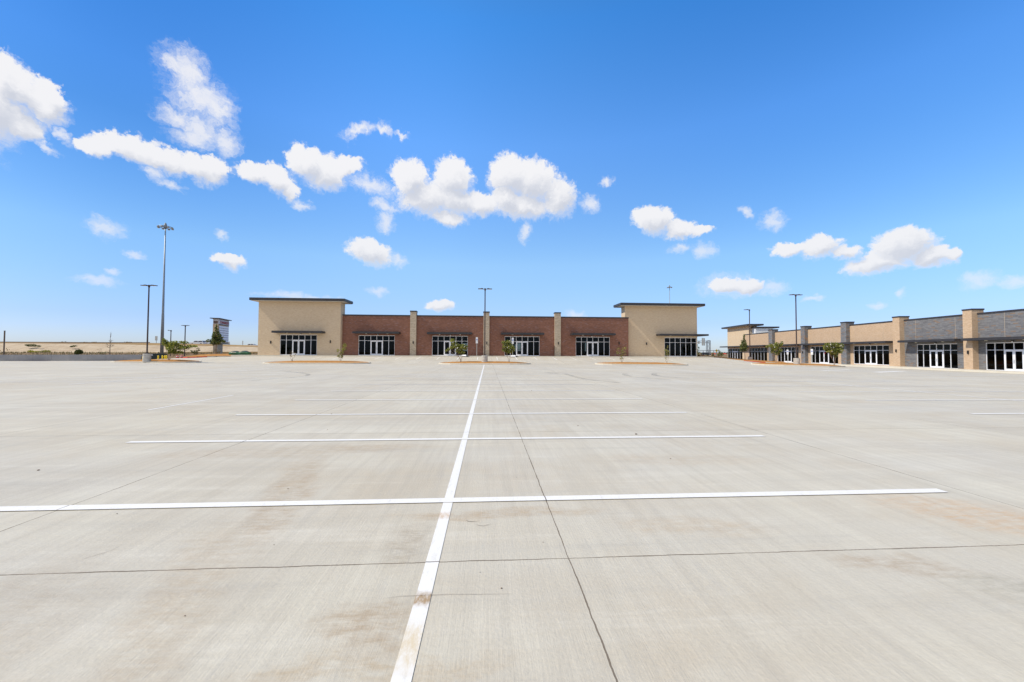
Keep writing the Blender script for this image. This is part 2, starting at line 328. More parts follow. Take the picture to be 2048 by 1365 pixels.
mt, T, b = mat('dry_grass', rough=1., spec=.1); co = obj_co(T)
n1 = T.noise(T.map(co, (.05, .25, 1)), 1., 7, .7); n2 = T.noise(co, 1.2, 4, .7)
c = T.mix(T.mr(n1, .3, .7), (.16, .095, .05), (.30, .20, .105)); c = T.mix(T.mr(n2, .4, .75, 0., .5), c, (.12, .10, .045))
T.L.new(c, b.inputs['Base Color']); M['drygrass'] = mt
mt, T, b = mat('golden_grass', rough=1., spec=.1); co = obj_co(T)
n1 = T.noise(T.map(co, (.03, .6, .8)), 1., 7, .7)
c = T.mix(T.mr(n1, .35, .65), (.17, .10, .045), (.42, .285, .13)); T.L.new(c, b.inputs['Base Color']); M['goldgrass'] = mt
mt, T, b = mat('slope_paving', rough=.9, spec=.2); co = obj_co(T)
n1 = T.noise(T.map(co, (.10, .5, .5), rot=(0, 0, .5)), 1., 8, .72); n2 = T.noise(T.map(co, (.5, .1, .6)), 1., 5, .7)
c = T.mix(T.mr(n1, .3, .7), (.38, .28, .175), (.55, .455, .32)); c = T.mix(T.mr(n2, .46, .7, 0., .6), c, (.30, .205, .125))
T.L.new(c, b.inputs['Base Color']); M['slope'] = mt
mt, T, b = mat('bark_mulch', rough=1., spec=.1); co = obj_co(T)
n1 = T.noise(co, 9, 5, .8); n2 = T.noise(co, .8, 3)
c = T.mix(T.mr(n1, .35, .65), (.30, .125, .03), (.62, .32, .10)); c = T.mix(T.mr(n2, .4, .7, 0., .3), c, (.26, .13, .05))
T.L.new(c, b.inputs['Base Color']); bump(T, b, n1, .05, 1.); M['mulch'] = mt

def leaf(name, c1, c2, tr=.35):
    mt, T, b = mat(name, c1, .6, 0, .3); co = obj_co(T); geo = T.n('ShaderNodeNewGeometry')
    c = T.mix(T.mr(T.math('ADD', geo.outputs['Random Per Island'], T.math('MULTIPLY', T.math('SUBTRACT', T.noise(co, 1.4, 2), .5), .8)), .1, .95), c1, c2)
    T.L.new(c, b.inputs['Base Color'])
    tl = T.n('ShaderNodeBsdfTranslucent'); T.L.new(T.mix(1., c, (1.3, 1.4, .7), 'MULTIPLY'), tl.inputs[0])
    mx = T.n('ShaderNodeMixShader'); mx.inputs[0].default_value = tr
    T.L.new(b.outputs[0], mx.inputs[1]); T.L.new(tl.outputs[0], mx.inputs[2]); T.L.new(mx.outputs[0], T.N['Material Output'].inputs[0]); return mt
M['leaf_my'] = leaf('myrtle_leaf', (.07, .105, .018), (.40, .38, .10))
M['leaf_sp'] = leaf('sparse_leaf', (.12, .13, .03), (.40, .36, .11))
M['leaf_ev'] = leaf('oak_leaf', (.05, .08, .022), (.22, .24, .08), .25)
M['leaf_bu'] = leaf('bush_leaf', (.04, .06, .015), (.15, .16, .05), .2)
M['leaf_ye'] = leaf('yellow_flower_leaf', (.16, .20, .03), (.72, .60, .05), .2)
M['leaf_dr'] = leaf('dry_twig_leaf', (.14, .11, .06), (.26, .20, .12), .2)
M['flower'] = mat('white_blossom', (.80, .74, .68), .7)[0]
M['bark'] = noisy('pale_bark', (.28, .20, .14), (.42, .33, .25), 8., .9)
M['barkd'] = noisy('brown_bark', (.13, .095, .07), (.24, .18, .13), 8., .9)

# ------------------------------------------------------------------ mesh builder
class MB:
    def __init__(s): s.v = []; s.f = []; s.m = []
    def face(s, pts, mi=0):
        i = len(s.v); s.v += [tuple(p) for p in pts]; s.f.append(tuple(range(i, i+len(pts)))); s.m.append(mi); return s
    def box(s, x0, x1, y0, y1, z0, z1, mi=0):
        if x1 < x0: x0, x1 = x1, x0
        if y1 < y0: y0, y1 = y1, y0
        i = len(s.v); s.v += [(x, y, z) for z in (z0, z1) for y in (y0, y1) for x in (x0, x1)]
        for q in ((0, 2, 3, 1), (4, 5, 7, 6), (0, 1, 5, 4), (2, 6, 7, 3), (0, 4, 6, 2), (1, 3, 7, 5)):
            s.f.append(tuple(i+k for k in q)); s.m.append(mi)
        return s
    def ring(s, rings, cap=True, mi=0):
        i = len(s.v); n = len(rings[0])
        for r in rings: s.v += [tuple(p) for p in r]
        for a in range(len(rings)-1):
            for k in range(n):
                s.f.append((i+a*n+k, i+a*n+(k+1) % n, i+(a+1)*n+(k+1) % n, i+(a+1)*n+k)); s.m.append(mi)
        if cap:
            s.f.append(tuple(i+k for k in reversed(range(n)))); s.f.append(tuple(i+(len(rings)-1)*n+k for k in range(n))); s.m += [mi, mi]
        return s
    def tube(s, pts, rad, n=6, mi=0):
        pts = [Vector(p) for p in pts]; rings = []
        for k, p in enumerate(pts):
            d = (pts[min(k+1, len(pts)-1)]-pts[max(k-1, 0)]).normalized()
            a = d.cross(Vector((0, 0, 1)) if abs(d.z) < .9 else Vector((1, 0, 0))).normalized(); b = d.cross(a)
            r = rad[k] if isinstance(rad, (list, tuple)) else rad
            rings.append([p+(a*cos(2*pi*q/n)+b*sin(2*pi*q/n))*r for q in range(n)])
        return s.ring(rings, mi=mi)
    def lathe(s, prof, n=24, c=(0, 0, 0), mi=0):
        return s.ring([[(c[0]+r*cos(2*pi*q/n), c[1]+r*sin(2*pi*q/n), c[2]+z) for q in range(n)] for r, z in prof], mi=mi)
    def grid(s, xs, ys, fz, keep=None, mi=0):
        i = len(s.v)
        for y in ys:
            for x in xs: s.v.append((x, y, fz(x, y)))
        nx = len(xs)
        for a in range(len(ys)-1):
            for k in range(nx-1):
                if keep and not keep((xs[k]+xs[k+1])/2, (ys[a]+ys[a+1])/2): continue
                s.f.append((i+a*nx+k, i+a*nx+k+1, i+(a+1)*nx+k+1, i+(a+1)*nx+k)); s.m.append(mi)
        return s
    def build(s, name, mats, parent=None, bevel=0., smooth=False, loc=None):
        me = bpy.data.meshes.new(name); me.from_pydata(s.v, [], s.f)
        if not isinstance(mats, (list, tuple)): mats = [mats]
        for q in mats: me.materials.append(q)
        if len(mats) > 1: me.polygons.foreach_set('material_index', s.m)
        if smooth: me.polygons.foreach_set('use_smooth', [True]*len(me.polygons))
        me.update(); o = bpy.data.objects.new(name, me); COL.objects.link(o)
        if parent: o.parent = parent
        if loc: o.location = loc
        if bevel:
            bm = bmesh.new(); bm.from_mesh(me); bmesh.ops.remove_doubles(bm, verts=bm.verts, dist=1e-5)
            bmesh.ops.bevel(bm, geom=[e for e in bm.edges if len(e.link_faces) == 2 and e.calc_face_angle() > .5], offset=bevel, segments=2, affect='EDGES', clamp_overlap=True)
            bm.to_mesh(me); bm.free()
        return o
def tag(o, label=None, cat=None, group=None, kind=None):
    if label: o['label'] = label
    if cat: o['category'] = cat
    if group: o['group'] = group
    if kind: o['kind'] = kind
    return o
def empty(name, loc, rz=0., label=None, cat=None, group=None):
    o = bpy.data.objects.new(name, None); COL.objects.link(o); o.location = loc; o.rotation_euler = (0, 0, rz); o.empty_display_size = .3
    return tag(o, label, cat, group)
def copy_tree(root):
    c = root.copy(); COL.objects.link(c)
    for ch in [o for o in bpy.data.objects if o.parent == root]:
        k = ch.copy(); COL.objects.link(k); k.parent = c
        for g in [o for o in bpy.data.objects if o.parent == ch]:
            q = g.copy(); COL.objects.link(q); q.parent = k
    return c

# ------------------------------------------------------------------ terrain
def ss(a, b_, v):
    t = max(0., min(1., (v-a)/(b_-a))); return t*t*(3-2*t)
def pl(tab, v):
    if v <= tab[0][0]: return tab[0][1]
    for (a, p), (b_, q) in zip(tab, tab[1:]):
        if v <= b_: t = (v-a)/(b_-a); return p+(q-p)*t
    return tab[-1][1]
NT_ = [(-60, .12), (-40, .1), (-28, 0), (12, 0), (24, -.08), (37, -.12), (45, -.28), (52, -.50), (60, -.6)]
PT_ = [(-60, .2), (-50, .2), (-45, .36), (-38, .6), (-32, .74), (34, .74), (36, .70), (38, .4), (41, .08), (45, -.15), (52, -.52), (60, -.6)]
def gz(x, y):
    z = pl(NT_, x)*ss(6, 40, y)
    z = z+(pl(PT_, x)-z)*ss(46.5, 59, y)
    if x > 34: z += (-.6-z)*ss(62, 69, y)*ss(34, 37, x)
    if x < -36: z += (.3-z)*ss(66, 76, y)*ss(-36, -40, x)
    far = ss(70, 140, y); z = z+(.25-z)*far
    return z
def frange(a, b_, s):
    out = []; v = a
    while v < b_-1e-6: out.append(v); v += s
    out.append(b_); return out
WL0, WL1 = Vector((-66, 49.1)), Vector((-43.6, 51.75))       # low retaining wall on the left
def wally(x): return WL0.y+(WL1.y-WL0.y)*(x-WL0.x)/(WL1.x-WL0.x)
xs = [-4000, -1500, -600, -300, -160, -110] + frange(-80, 80, 2.) + [110, 160, 300, 600, 1500, 4000]
ys = [-300, -80, -30] + frange(-16, 110, 2.) + [125, 140, 170, 220, 300, 500, 900, 2000, 4500, 9000]
def lot_keep(x, y):
    if y > wally(x)-.1 and x < -43.6: return False
    if x < -34.5 and y > 62: return False
    return y < 66 and not (x > 34 and y > 61)
tag(MB().grid(xs, ys, lambda x, y: gz(x, y)-(.12 if -76 < x < 62 and -16 < y < 68 else .0)).build('ground', M['drygrass'], smooth=True), kind='structure')
tag(MB().grid(frange(-75, 60, 1.), frange(-15, 66, 1.), gz, lot_keep).build('parking_lot', M['lot'], smooth=True), kind='structure')

# painted markings: thin sheets 4 mm above the slab
def strip(p, q, wd, name='road_marking', m_='paint', lift=.004, n=None):
    p, q = Vector(p[:2]), Vector(q[:2]); d = (q-p); L = d.length; d.normalize(); nn = Vector((-d.y, d.x))*wd/2
    k = n or max(1, int(L/1.0)); mb = MB(); pts = []
    for i in range(k+1):
        c_ = p+(q-p)*(i/k)
        for sgn in (-1, 1):
            v = c_+nn*sgn; pts.append((v.x, v.y, gz(v.x, v.y)+lift))
    i0 = 0
    mb.v = pts
    for i in range(k): mb.f.append((2*i, 2*i+2, 2*i+3, 2*i+1)); mb.m.append(0)
    return tag(mb.build(name, M[m_]), kind='structure')
LW = .115
strip((-.385, -3), (-.36, 44.2), .094)
SY = [3.97, 6.72, 9.42, 12.2, 14.92, 17.8, 20.6, 23.2, 25.7]
for y in [1.2-2.75] + SY: strip((-5.82, y), (4.97, y), LW, lift=.008)
strip((-5.85, 37.2), (5.0, 37.2), .12, lift=.008)
strip((17.1, 6), (16.5, 42), .115)
for y in [6.3, 8.95, 11.63, 14.3, 16.9, 19.6, 22.4, 25.2, 28.]: strip((12.03, y), (22.2, y-.02), LW, lift=.008)
strip((-8.47, 10.3), (-8.5, 13.6), .08)
for y in [19.5, 22.2, 25., 27.8, 30.6, 33.4, 36.]: strip((-23.5, y), (-12.65, y), LW, lift=.008)
strip((-18.1, 18), (-18.1, 38), .115)
for y in [20.2, 23., 25.8, 28.6, 31.4, 34.2]: strip((29.6, y), (40.2, y), LW, lift=.008)
for i in range(-9, 13):
    x = 1.37+i*2.75
    if abs(x+.2) > .5: strip((x, 53.2), (x, 57.6), .10)
for i in range(-5, 1): strip((-33+i*2.75+ 13, 41.0), (-33+i*2.75+13, 44.2), .10)
strip((32.5, 30.5), (38.5, 33.5), .55); strip((30.2, 33.2), (35.5, 36.), .3)

# kerb and sidewalk in front of the first building
SWZ = .86
mb = MB().box(-36.5, 34.9, 57.75, 59.9, .2, SWZ)
tag(mb.build('sidewalk', M['walk'], bevel=.02), kind='structure')

# ------------------------------------------------------------------ facade helpers
class Frame:
    def __init__(s, root, ox, oy, oz, th):
        s.root = root; s.O = Vector((ox, oy, oz)); s.u = Vector((cos(th), sin(th), 0)); s.n = Vector((-sin(th), cos(th), 0))
    def w(s, px, py, d=0.):           # pixel -> local (x, z) on the plane standing d metres proud of the wall
        P = onp(px, py, s.O-s.n*d, s.n)-s.O; return P.dot(s.u), P.z
    def side(s, px, py, xc):          # pixel -> local (y, z) on the plane local x = xc
        P = onp(px, py, s.O+s.u*xc, s.u)-s.O; return P.dot(s.n), P.z
def wallseg(mb, x0, x1, z0, z1, y0, y1, ops=()):
    """a wall slab with rectangular openings (xa, xb, za, zb), butted box by box"""
    ops = sorted(ops); cur = x0
    for xa, xb, za, zb in ops:
        if xa > cur: mb.box(cur, xa, y0, y1, z0, z1)
        mb.box(xa, xb, y0, y1, zb, z1)
        if za > z0+.01: mb.box(xa, xb, y0, y1, z0, za)
        cur = xb
    if x1 > cur: mb.box(cur, x1, y0, y1, z0, z1)
def window(root, x0, x1, z1, yf, door=None, transom=None, z0=0., dh=None):
    """storefront: frame + glass; a pair of doors in the middle bays"""
    W_ = x1-x0; tz = transom or z0+(z1-z0)*.735; fw = .055; a, b_ = yf+.05, yf+.17
    xs_ = [x0+W_*i/6 for i in range(7)]
    fr = MB(); fr.box(x0, x1, a, b_, z1-fw*1.4, z1)
    for i, x in enumerate(xs_):
        hw = fw/2 if 0 < i < 6 else fw
        l, r = (x, x+fw) if i == 0 else ((x-fw, x) if i == 6 else (x-hw*1.1, x+hw*1.1))
        if door and i == 3: fr.box(l, r, a, b_, tz+.03, z1-fw*1.4)
        else: fr.box(l, r, a, b_, z0, z1-fw*1.4)
    cuts = [(xs_[0]+fw, xs_[2]-fw*.55), (xs_[4]+fw*.55, xs_[6]-fw)]
    for i in range(6):
        l = xs_[i]+(fw if i == 0 else fw*.55); r = xs_[i+1]-(fw if i == 5 else fw*.55)
        if door and i in (2, 3):
            if i == 2: fr.box(l, r, a+.001, b_-.001, tz-.03, tz+.05)
            else: fr.box(l, r, a+.001, b_-.001, tz-.03, tz+.05)
        else:
            fr.box(l, r, a+.001, b_-.001, tz-.025, tz+.025); fr.box(l, r, a+.001, b_-.001, z0, z0+.09)
    wo_ = fr.build('window', M['alu'], root)
    gl = MB(); yg = yf+.11
    for i in range(6):
        l = xs_[i]+fw*.5; r = xs_[i+1]-fw*.5
        gl.face([(l, yg, tz), (r, yg, tz), (r, yg, z1-.05), (l, yg, z1-.05)])
        if not (door and i in (2, 3)): gl.face([(l, yg, z0+.05), (r, yg, z0+.05), (r, yg, tz), (l, yg, tz)])
    gl.build('glass', M['glass'], wo_)
    if door:
        for i in (2, 3):
            l = xs_[i]+(fw*.55 if i == 2 else .006); r = xs_[i+1]-(fw*.55 if i == 3 else .006)
            dm = MB(); st_ = .115; t = tz-.035
            dm.box(l, l+st_, a-.01, b_-.03, z0, t); dm.box(r-st_, r, a-.01, b_-.03, z0, t)
            dm.box(l+st_, r-st_, a-.01, b_-.03, t-.13, t); dm.box(l+st_, r-st_, a-.01, b_-.03, z0, z0+.25)
            do = dm.build('door', M['alu'], root)
            MB().face([(l+st_, yg-.03, z0+.24), (r-st_, yg-.03, z0+.24), (r-st_, yg-.03, t-.12), (l+st_, yg-.03, t-.12)]).build('glass', M['glass'], do)
            hx = r-.06 if i == 2 else l+.06
            hm = MB().tube([(hx, a-.01, z0+.85), (hx, a-.075, z0+.88), (hx, a-.075, z0+1.2), (hx, a-.01, z0+1.23)], .014, 6)
            hm.tube([(l+st_, b_+.03, z0+1.0), (r-st_, b_+.03, z0+1.0)], .02, 6)
            hm.build('handle', M['handle'], do)
def canopy(root, x0, x1, zt, yw, proj=1.3, h=.27, lights=2):
    mb = MB().box(x0, x1, yw-proj, yw, zt-h, zt); mb.box(x0+.05, x1-.05, yw-proj+.05, yw, zt, zt+.03)
    c_ = mb.build('canopy', M['bronze'], root, bevel=.015)
    for k in range(lights):
        xx = x0+(x1-x0)*(.27+.46*k)
        MB().lathe([(.11, -.055), (.13, -.045), (.13, 0)], 12, (xx, yw-proj*.55, zt-h)).build('downlight', M['pale_lamp'], c_)
    return c_
def wall_lamp(root, x, z, y, s=1.):
    MB().box(x-.065*s, x+.065*s, y-.13*s, y, z-.2*s, z+.2*s).box(x-.03, x+.03, y-.15*s, y-.13*s, z-.12*s, z+.1*s).build('wall_lamp', M['black'], root, bevel=.01)
def exit_lamp(root, x, z, y):
    l = MB().box(x-.13, x+.13, y-.10, y, z-.08, z+.10).build('emergency_lamp', M['black'], root, bevel=.02)
    MB().lathe([(.03, -.2), (.07, -.16), (.05, -.08)], 10, (x, y-.09, z)).build('lamp_head', M['white'], l)
def coping(mb, x0, x1, y0, y1, z, h=.16, o=.05): mb.box(x0-o, x1+o, y0-o, y1+o, z-.03, z+h)
def tower(root, x0, x1, yf, dep, zt, mt_, ops, roofbox, roofz, low_side=None, rh=.38):
    """tall thin entrance tower: wall with openings, returns, flat oversailing roof with pale soffit"""
    mb = MB(); wallseg(mb, x0, x1, 0, zt, yf, yf+.3, ops)
    mb.box(x0, x0+.3, yf+.3, yf+dep, 0, zt); 
    if low_side: mb.box(x1-.3, x1, yf+.3, yf+dep, low_side, zt)
    else: mb.box(x1-.3, x1, yf+.3, yf+dep, 0, zt)
    mb.box(x0+.3, x1-.3, yf+dep-.3, yf+dep, 5.2, zt)
    mb.build('tower_wall', mt_, root)
    rx0, rx1, ry0, ry1 = roofbox
    r_ = MB().box(rx0, rx1, ry0, ry1, roofz-rh, roofz).build('tower_roof', M['bronze'], root, bevel=.02)
    MB().box(rx0+.12, rx1-.12, ry0+.12, ry1-.12, roofz-rh-.05, roofz-rh-.003).build('soffit', M['soffit'], r_)

# ------------------------------------------------------------------ building one (red and tan brick)
B0 = .86; BY = 59.7
b1 = empty('retail_building', (0, BY, B0), 0, 'long red brick retail building with two tan towers, straight across the lot', 'building', 'brick retail buildings round the parking lot')
F1 = Frame(b1, 0, BY, B0, 0.)
TL, TR = .72, -.70
tl0 = -33.56; tl1 = -21.8; tr0 = 21.85; tr1 = 33.72; RZ = 6.0; TZ = 8.06
DEP = 17.
def opn(px0, px1, py, d): return F1.w(px0, py, d)[0], F1.w(px1, py, d)[0]
win = {}
for k, (a, b_, py, d) in {'s1': (560.7, 634.5, 670.3, TL), 's2': (717.5, 789.8, 671, 0), 's3': (864.4, 935.8, 672, 0), 's4': (1009.3, 1078.9, 673, 0),
      's5': (1151.3, 1219.2, 674, 0), 's6': (1328.6, 1392.6, 675.8, TR)}.items():
    x0, x1 = opn(a, b_, py, d-.08); win[k] = (x0, x1, F1.w((a+b_)/2, py, d)[1])
WZ = sum(v[2] for v in win.values())/6
# tower left
rl = (F1.w(498.2, 596, TL+.95)[0], F1.w(689.3, 597, TL+.95)[0], -TL-.95, -TL-.95+3.6)
tower(b1, tl0, tl1, -TL, 1.7, TZ, M['tan'], [(win['s1'][0], win['s1'][1], 0, WZ)], rl, F1.w(600, 596.4, TL+.95)[1])
rr = (F1.w(1241.6, 605.3, TR+.95)[0], F1.w(1410.6, 608, TR+.95)[0], -TR-.95, -TR-.95+3.6)
tower(b1, tr0, tr1, -TR, 1.7, TZ, M['tan'], [(win['s6'][0], win['s6'][1], 0, WZ)], rr, F1.w(1330, 606.7, TR+.95)[1], low_side=WZ)
# red middle
mb = MB(); ops = [(win[k][0], win[k][1], 0, WZ) for k in ('s2', 's3', 's4', 's5')]
RX1 = F1.w(1257, 680, 0)[0]
wallseg(mb, tl1+.003, RX1, 0, RZ, 0, .3, ops); mb.box(RX1-.3, RX1, .3, .7, 0, RZ)
mb.build('front_wall', M['red'], b1)
cp = MB(); coping(cp, tl1+.06, RX1, 0, .45, RZ); cp.build('coping', M['bronze'], b1)
# shell: sides, back with its rear windows, roof deck, floor slab
rear = []
for (a, c_, y0_, y1_) in [(925.2, 934.5, 687, 702.5), (1034, 1041.5, 687, 702.5), (1210.2, 1218.6, 687, 703), (1029.6, 1032.2, 689, 703), (720, 724, 687, 703), (562.5, 570, 672, 702), (1200, 1207, 686, 703), (1170, 1172.5, 686, 703)]:
    xa, z1_ = F1.w(a, y0_, -DEP+.3); xb, z0_ = F1.w(c_, y1_, -DEP+.3)
    rear.append((xa, xb, max(z0_, .0), min(z1_, 4.0)))
mb = MB(); wallseg(mb, tl0+.3, tr1-.3, 0, RZ-.3, DEP-.3, DEP, rear)
mb.box(tl0, tl0+.3, -TL+1.7, DEP, 0, RZ-.3)
mb.box(tr1-.3, tr1, 6.2, DEP, 0, RZ-.3); mb.box(tr1-.3, tr1, 2.4, 6.2, WZ, RZ-.3)
mb.build('rear_wall', M['tan'], b1)
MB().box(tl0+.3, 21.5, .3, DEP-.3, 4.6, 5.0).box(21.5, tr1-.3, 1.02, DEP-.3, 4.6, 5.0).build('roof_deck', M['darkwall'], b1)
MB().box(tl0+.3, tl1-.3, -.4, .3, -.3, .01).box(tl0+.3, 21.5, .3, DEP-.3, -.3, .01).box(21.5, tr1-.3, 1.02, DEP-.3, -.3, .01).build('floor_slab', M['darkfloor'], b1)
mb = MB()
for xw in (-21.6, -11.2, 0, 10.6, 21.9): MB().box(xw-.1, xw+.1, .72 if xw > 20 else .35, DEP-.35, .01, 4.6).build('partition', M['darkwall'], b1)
for r_ in rear: MB().face([(r_[0], DEP-.15, r_[2]), (r_[1], DEP-.15, r_[2]), (r_[1], DEP-.15, r_[3]), (r_[0], DEP-.15, r_[3])]).build('rear_glass', M['glass2'], b1)
# glazed right-hand side of the corner unit
sw = MB(); yy = [-TR+.3+(5.5-.3)*i/5 for i in range(6)]
for y in yy: sw.box(tr1-.2, tr1-.08, y-.03, y+.03, 0, WZ)
sw.box(tr1-.2, tr1-.08, yy[0], yy[-1], WZ*.735-.03, WZ*.735+.03).box(tr1-.2, tr1-.08, yy[0], yy[-1], 0, .09)
so_ = sw.build('side_window', M['alu'], b1)
MB().face([(tr1-.14, yy[0], 0), (tr1-.14, yy[-1], 0), (tr1-.14, yy[-1], WZ), (tr1-.14, yy[0], WZ)]).build('glass', M['glass2'], so_)
for k, (x0, x1, _) in win.items():
    window(b1, x0, x1, WZ, {'s1': -TL, 's6': -TR}.get(k, 0), door=(k != 's6'))
# canopies
for (a, b_, py, d, ext) in [(542.7, 643, 662, TL, 0), (704.5, 797.6, 663.3, 0, 0), (853.8, 943.8, 664.8, 0, 0), (1002.2, 1088.9, 665.7, 0, 0), (1144, 1231.7, 666.7, 0, 0), (1319.7, 1417.7, 668, TR, 1)]:
    x0, z = F1.w(a, py, d+1.3); x1, _ = F1.w(b_, py, d+1.3)
    if ext:
        c_ = MB().box(x0, x1, -d-1.3, -d, z-.27, z).box(tr1, x1, -d, 6.5, z-.27, z).build('canopy', M['bronze'], b1, bevel=.015)
        for q in (.25, .6): MB().lathe([(.11, -.055), (.13, -.045), (.13, 0)], 12, (x0+(x1-x0)*q, -d-.7, z-.27)).build('downlight', M['pale_lamp'], c_)
    else: canopy(b1, x0, x1, z, -d)
    if not ext: exit_lamp(b1, (x0+x1)/2-.0, WZ+.22, -d)
# pilasters
for (a, b_, py) in [(820.5, 832.6, 625), (967, 979, 626.3), (1109.8, 1121.7, 628)]:
    x0, z = F1.w(a, py, .35); x1, _ = F1.w(b_, py, .35)
    p = MB().box(x0, x1, -.35, .6, 0, 6.62).build('pilaster', M['pil'], b1)
    MB().box(x0-.04, x1+.04, -.39, .64, 6.623, 6.80).build('cap', M['bronze'], p)
for (px, py, d) in [(541.8, 685, TL), (661, 684, TL), (826.5, 685.5, .35), (973.4, 686.5, .35), (1116.5, 687, .35), (1238, 687, 0), (1293, 688, TR)]:
    x, z = F1.w(px, py, d); wall_lamp(b1, x, z, -d)
MB().box(tl0-.35, tl0, 1.3, 1.7, 3.3, 3.6).build('wall_lamp', M['black'], b1, bevel=.02)

# ------------------------------------------------------------------ building two (tan and grey brick), turned along the right of the lot
TH2 = math.atan2(-.9858, -.1676); OX, OY, OZ = 55.83, 36.93, -.35
b2 = empty('retail_building', (OX, OY, OZ), TH2, 'tan and grey brick retail building running along the right side', 'building', 'brick retail buildings round the parking lot')
F2 = Frame(b2, OX, OY, OZ, TH2)
R2, P2Z, W2Z, CZ2 = 6.42, 6.92, 3.10, 3.62
bays = [('t', 1455.8, 1485.5, True, -.7, -.0), ('a', 1498.2, 1534.8, False, 0, -.2), ('b', 1555.6, 1597.8, True, 0, -.1), ('c', 1622, 1677, True, 0, -.05),
        ('d', 1707.8, 1779.1, True, 0, .1), ('e', 1834.5, 1916.3, True, 0, -.02), ('f', 1972.5, 2092, True, 0, .0)]
w2 = {}
for k, a, b_, dr, d, zz in bays:
    x0 = F2.w(a, 700, d-.08)[0]; x1 = F2.w(b_, 700, d-.08)[0]
    if k == 'f': x1 = x0+5.35
    w2[k] = (x0, x1, zz, d, dr)
pil = []
for (a, b_, mt_) in [(1537, 1544.5, 'grey_p'), (1601.7, 1609.6, 'grey_p'), (1681.8, 1692.6, 'grey_p'), (1786, 1799.6, 'tan2'), (1926.5, 1945, 'tan2')]:
    x0 = F2.w(a, 690, .6)[0]; x1 = F2.w(b_, 690, .6)[0]; pil.append((x0, x1, mt_))
pc = [(p[0]+p[1])/2 for p in pil]
pil.append((pc[-1]+9.5, pc[-1]+10.6, 'tan2'))
tw0 = F2.w(1455.0, 670, -.7)[0]; tw1 = F2.w(1497.5, 660, -.7)[0]
XE = F2.w(1489.3, 669.7, 0)[0]
DEP2 = 15.
segs = [(XE, pc[3], 'tan2', 'abcd'), (pc[3], 16., 'grey', 'ef')]
for x0, x1, mt_, ks in segs:
    mb = MB(); wallseg(mb, x0, x1, -1., R2, 0, .3, [(w2[k][0], w2[k][1], -1. if w2[k][2] < -.9 else w2[k][2], W2Z) for k in ks])
    mb.build('front_wall', M[mt_], b2)
    cp = MB(); coping(cp, x0, x1-.11, 0, .45, R2); cp.build('coping', M['bronze'], b2)
MB().box(XE, XE+.3, .3, .7, -1, R2).build('return_wall', M['tan2'], b2)
rtx = F2.w(1442.5, 655.5, .25)[0]; rtx1 = F2.w(1495, 648.5, .25)[0]; rtz = (F2.w(1442.5, 655.5, .25)[1]+F2.w(1495, 648.5, .25)[1])/2
tower(b2, tw0, tw1, .7, 1.9, rtz-.42, M['tan'], [(w2['t'][0], w2['t'][1], 0, W2Z-.1)], (rtx, rtx1, -.25, 3.6), rtz)
xr = tw1+1.7
ya, za = F2.side(1512, 668, xr); yb, _ = F2.side(1545.5, 668, xr)
ybr, _ = F2.side(1559, 655, xr+.2)
zr = F2.side(1530, 653.6, xr+.2)[1]
MB().box(tw0+1, xr, ya-.1, yb, 4.5, zr-.35).build('rear_tower', M['stucco'], b2)
r_ = MB().box(tw0, xr+.2, ya-.3, ybr, zr-.35, zr).build('rear_tower_roof', M['bronze'], b2, bevel=.02)
mb = MB().box(tw0, 16, DEP2-.3, DEP2, -1, R2-.3).box(tw0, tw0+.3, 2.7, DEP2-.3, -1, R2-.3).box(15.7, 16, .3, DEP2-.3, -1, R2-.3)
mb.build('rear_wall', M['tan'], b2)
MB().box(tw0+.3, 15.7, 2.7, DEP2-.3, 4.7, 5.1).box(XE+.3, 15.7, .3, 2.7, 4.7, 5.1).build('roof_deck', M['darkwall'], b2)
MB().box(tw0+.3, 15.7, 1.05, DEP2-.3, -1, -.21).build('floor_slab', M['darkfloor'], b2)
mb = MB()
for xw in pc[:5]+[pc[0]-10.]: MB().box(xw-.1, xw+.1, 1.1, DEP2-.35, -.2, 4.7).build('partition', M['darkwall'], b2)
for k, (x0, x1, zz, d, dr) in w2.items():
    window(b2, x0, x1, W2Z-(.1 if k == 't' else 0), -d, door=dr, z0=zz)
for x0, x1, mt_ in pil:
    p = MB().box(x0, x1, -.6, .65, -1, P2Z).build('pilaster', M[mt_], b2)
    MB().box(x0-.05, x1+.05, -.65, .7, P2Z+.003, P2Z+.17).build('cap', M['bronze'], p)
for k, (x0, x1, zz, d, dr) in w2.items():
    l, r = x0-1.25, x1+1.15
    if k == 'a': l = x0-1.7
    if k == 't': l, r = F2.w(1439.5, 694.5, .6)[0], tw1-.2
    canopy(b2, l, r, CZ2, -d, 1.35)
    if dr: exit_lamp(b2, (x0+x1)/2, W2Z+.2, -d)
for (px, py, d) in [(1602.5, 705, .6), (1744+46, 702, .6), (1937, 705, .6)]:
    x, z = F2.w(px, py, d)
    if px == 1602.5: x = (pil[1][0]+pil[1][1])/2
    if px == 1790: x = (pil[3][0]+pil[3][1])/2
    wall_lamp(b2, x, z, -d)
x, z = F2.w(1480, 690, -.7); wall_lamp(b2, (w2['t'][0]+w2['t'][1])/2, W2Z+.2, .7, .8)
# red notice on the door glass of the third unit
x, z = (w2['c'][0]+w2['c'][1])/2+.35, 1.9
MB().box(x-.14, x+.14, -.02, .0, z-.14, z+.14).build('door_notice', M['signred'], b2)
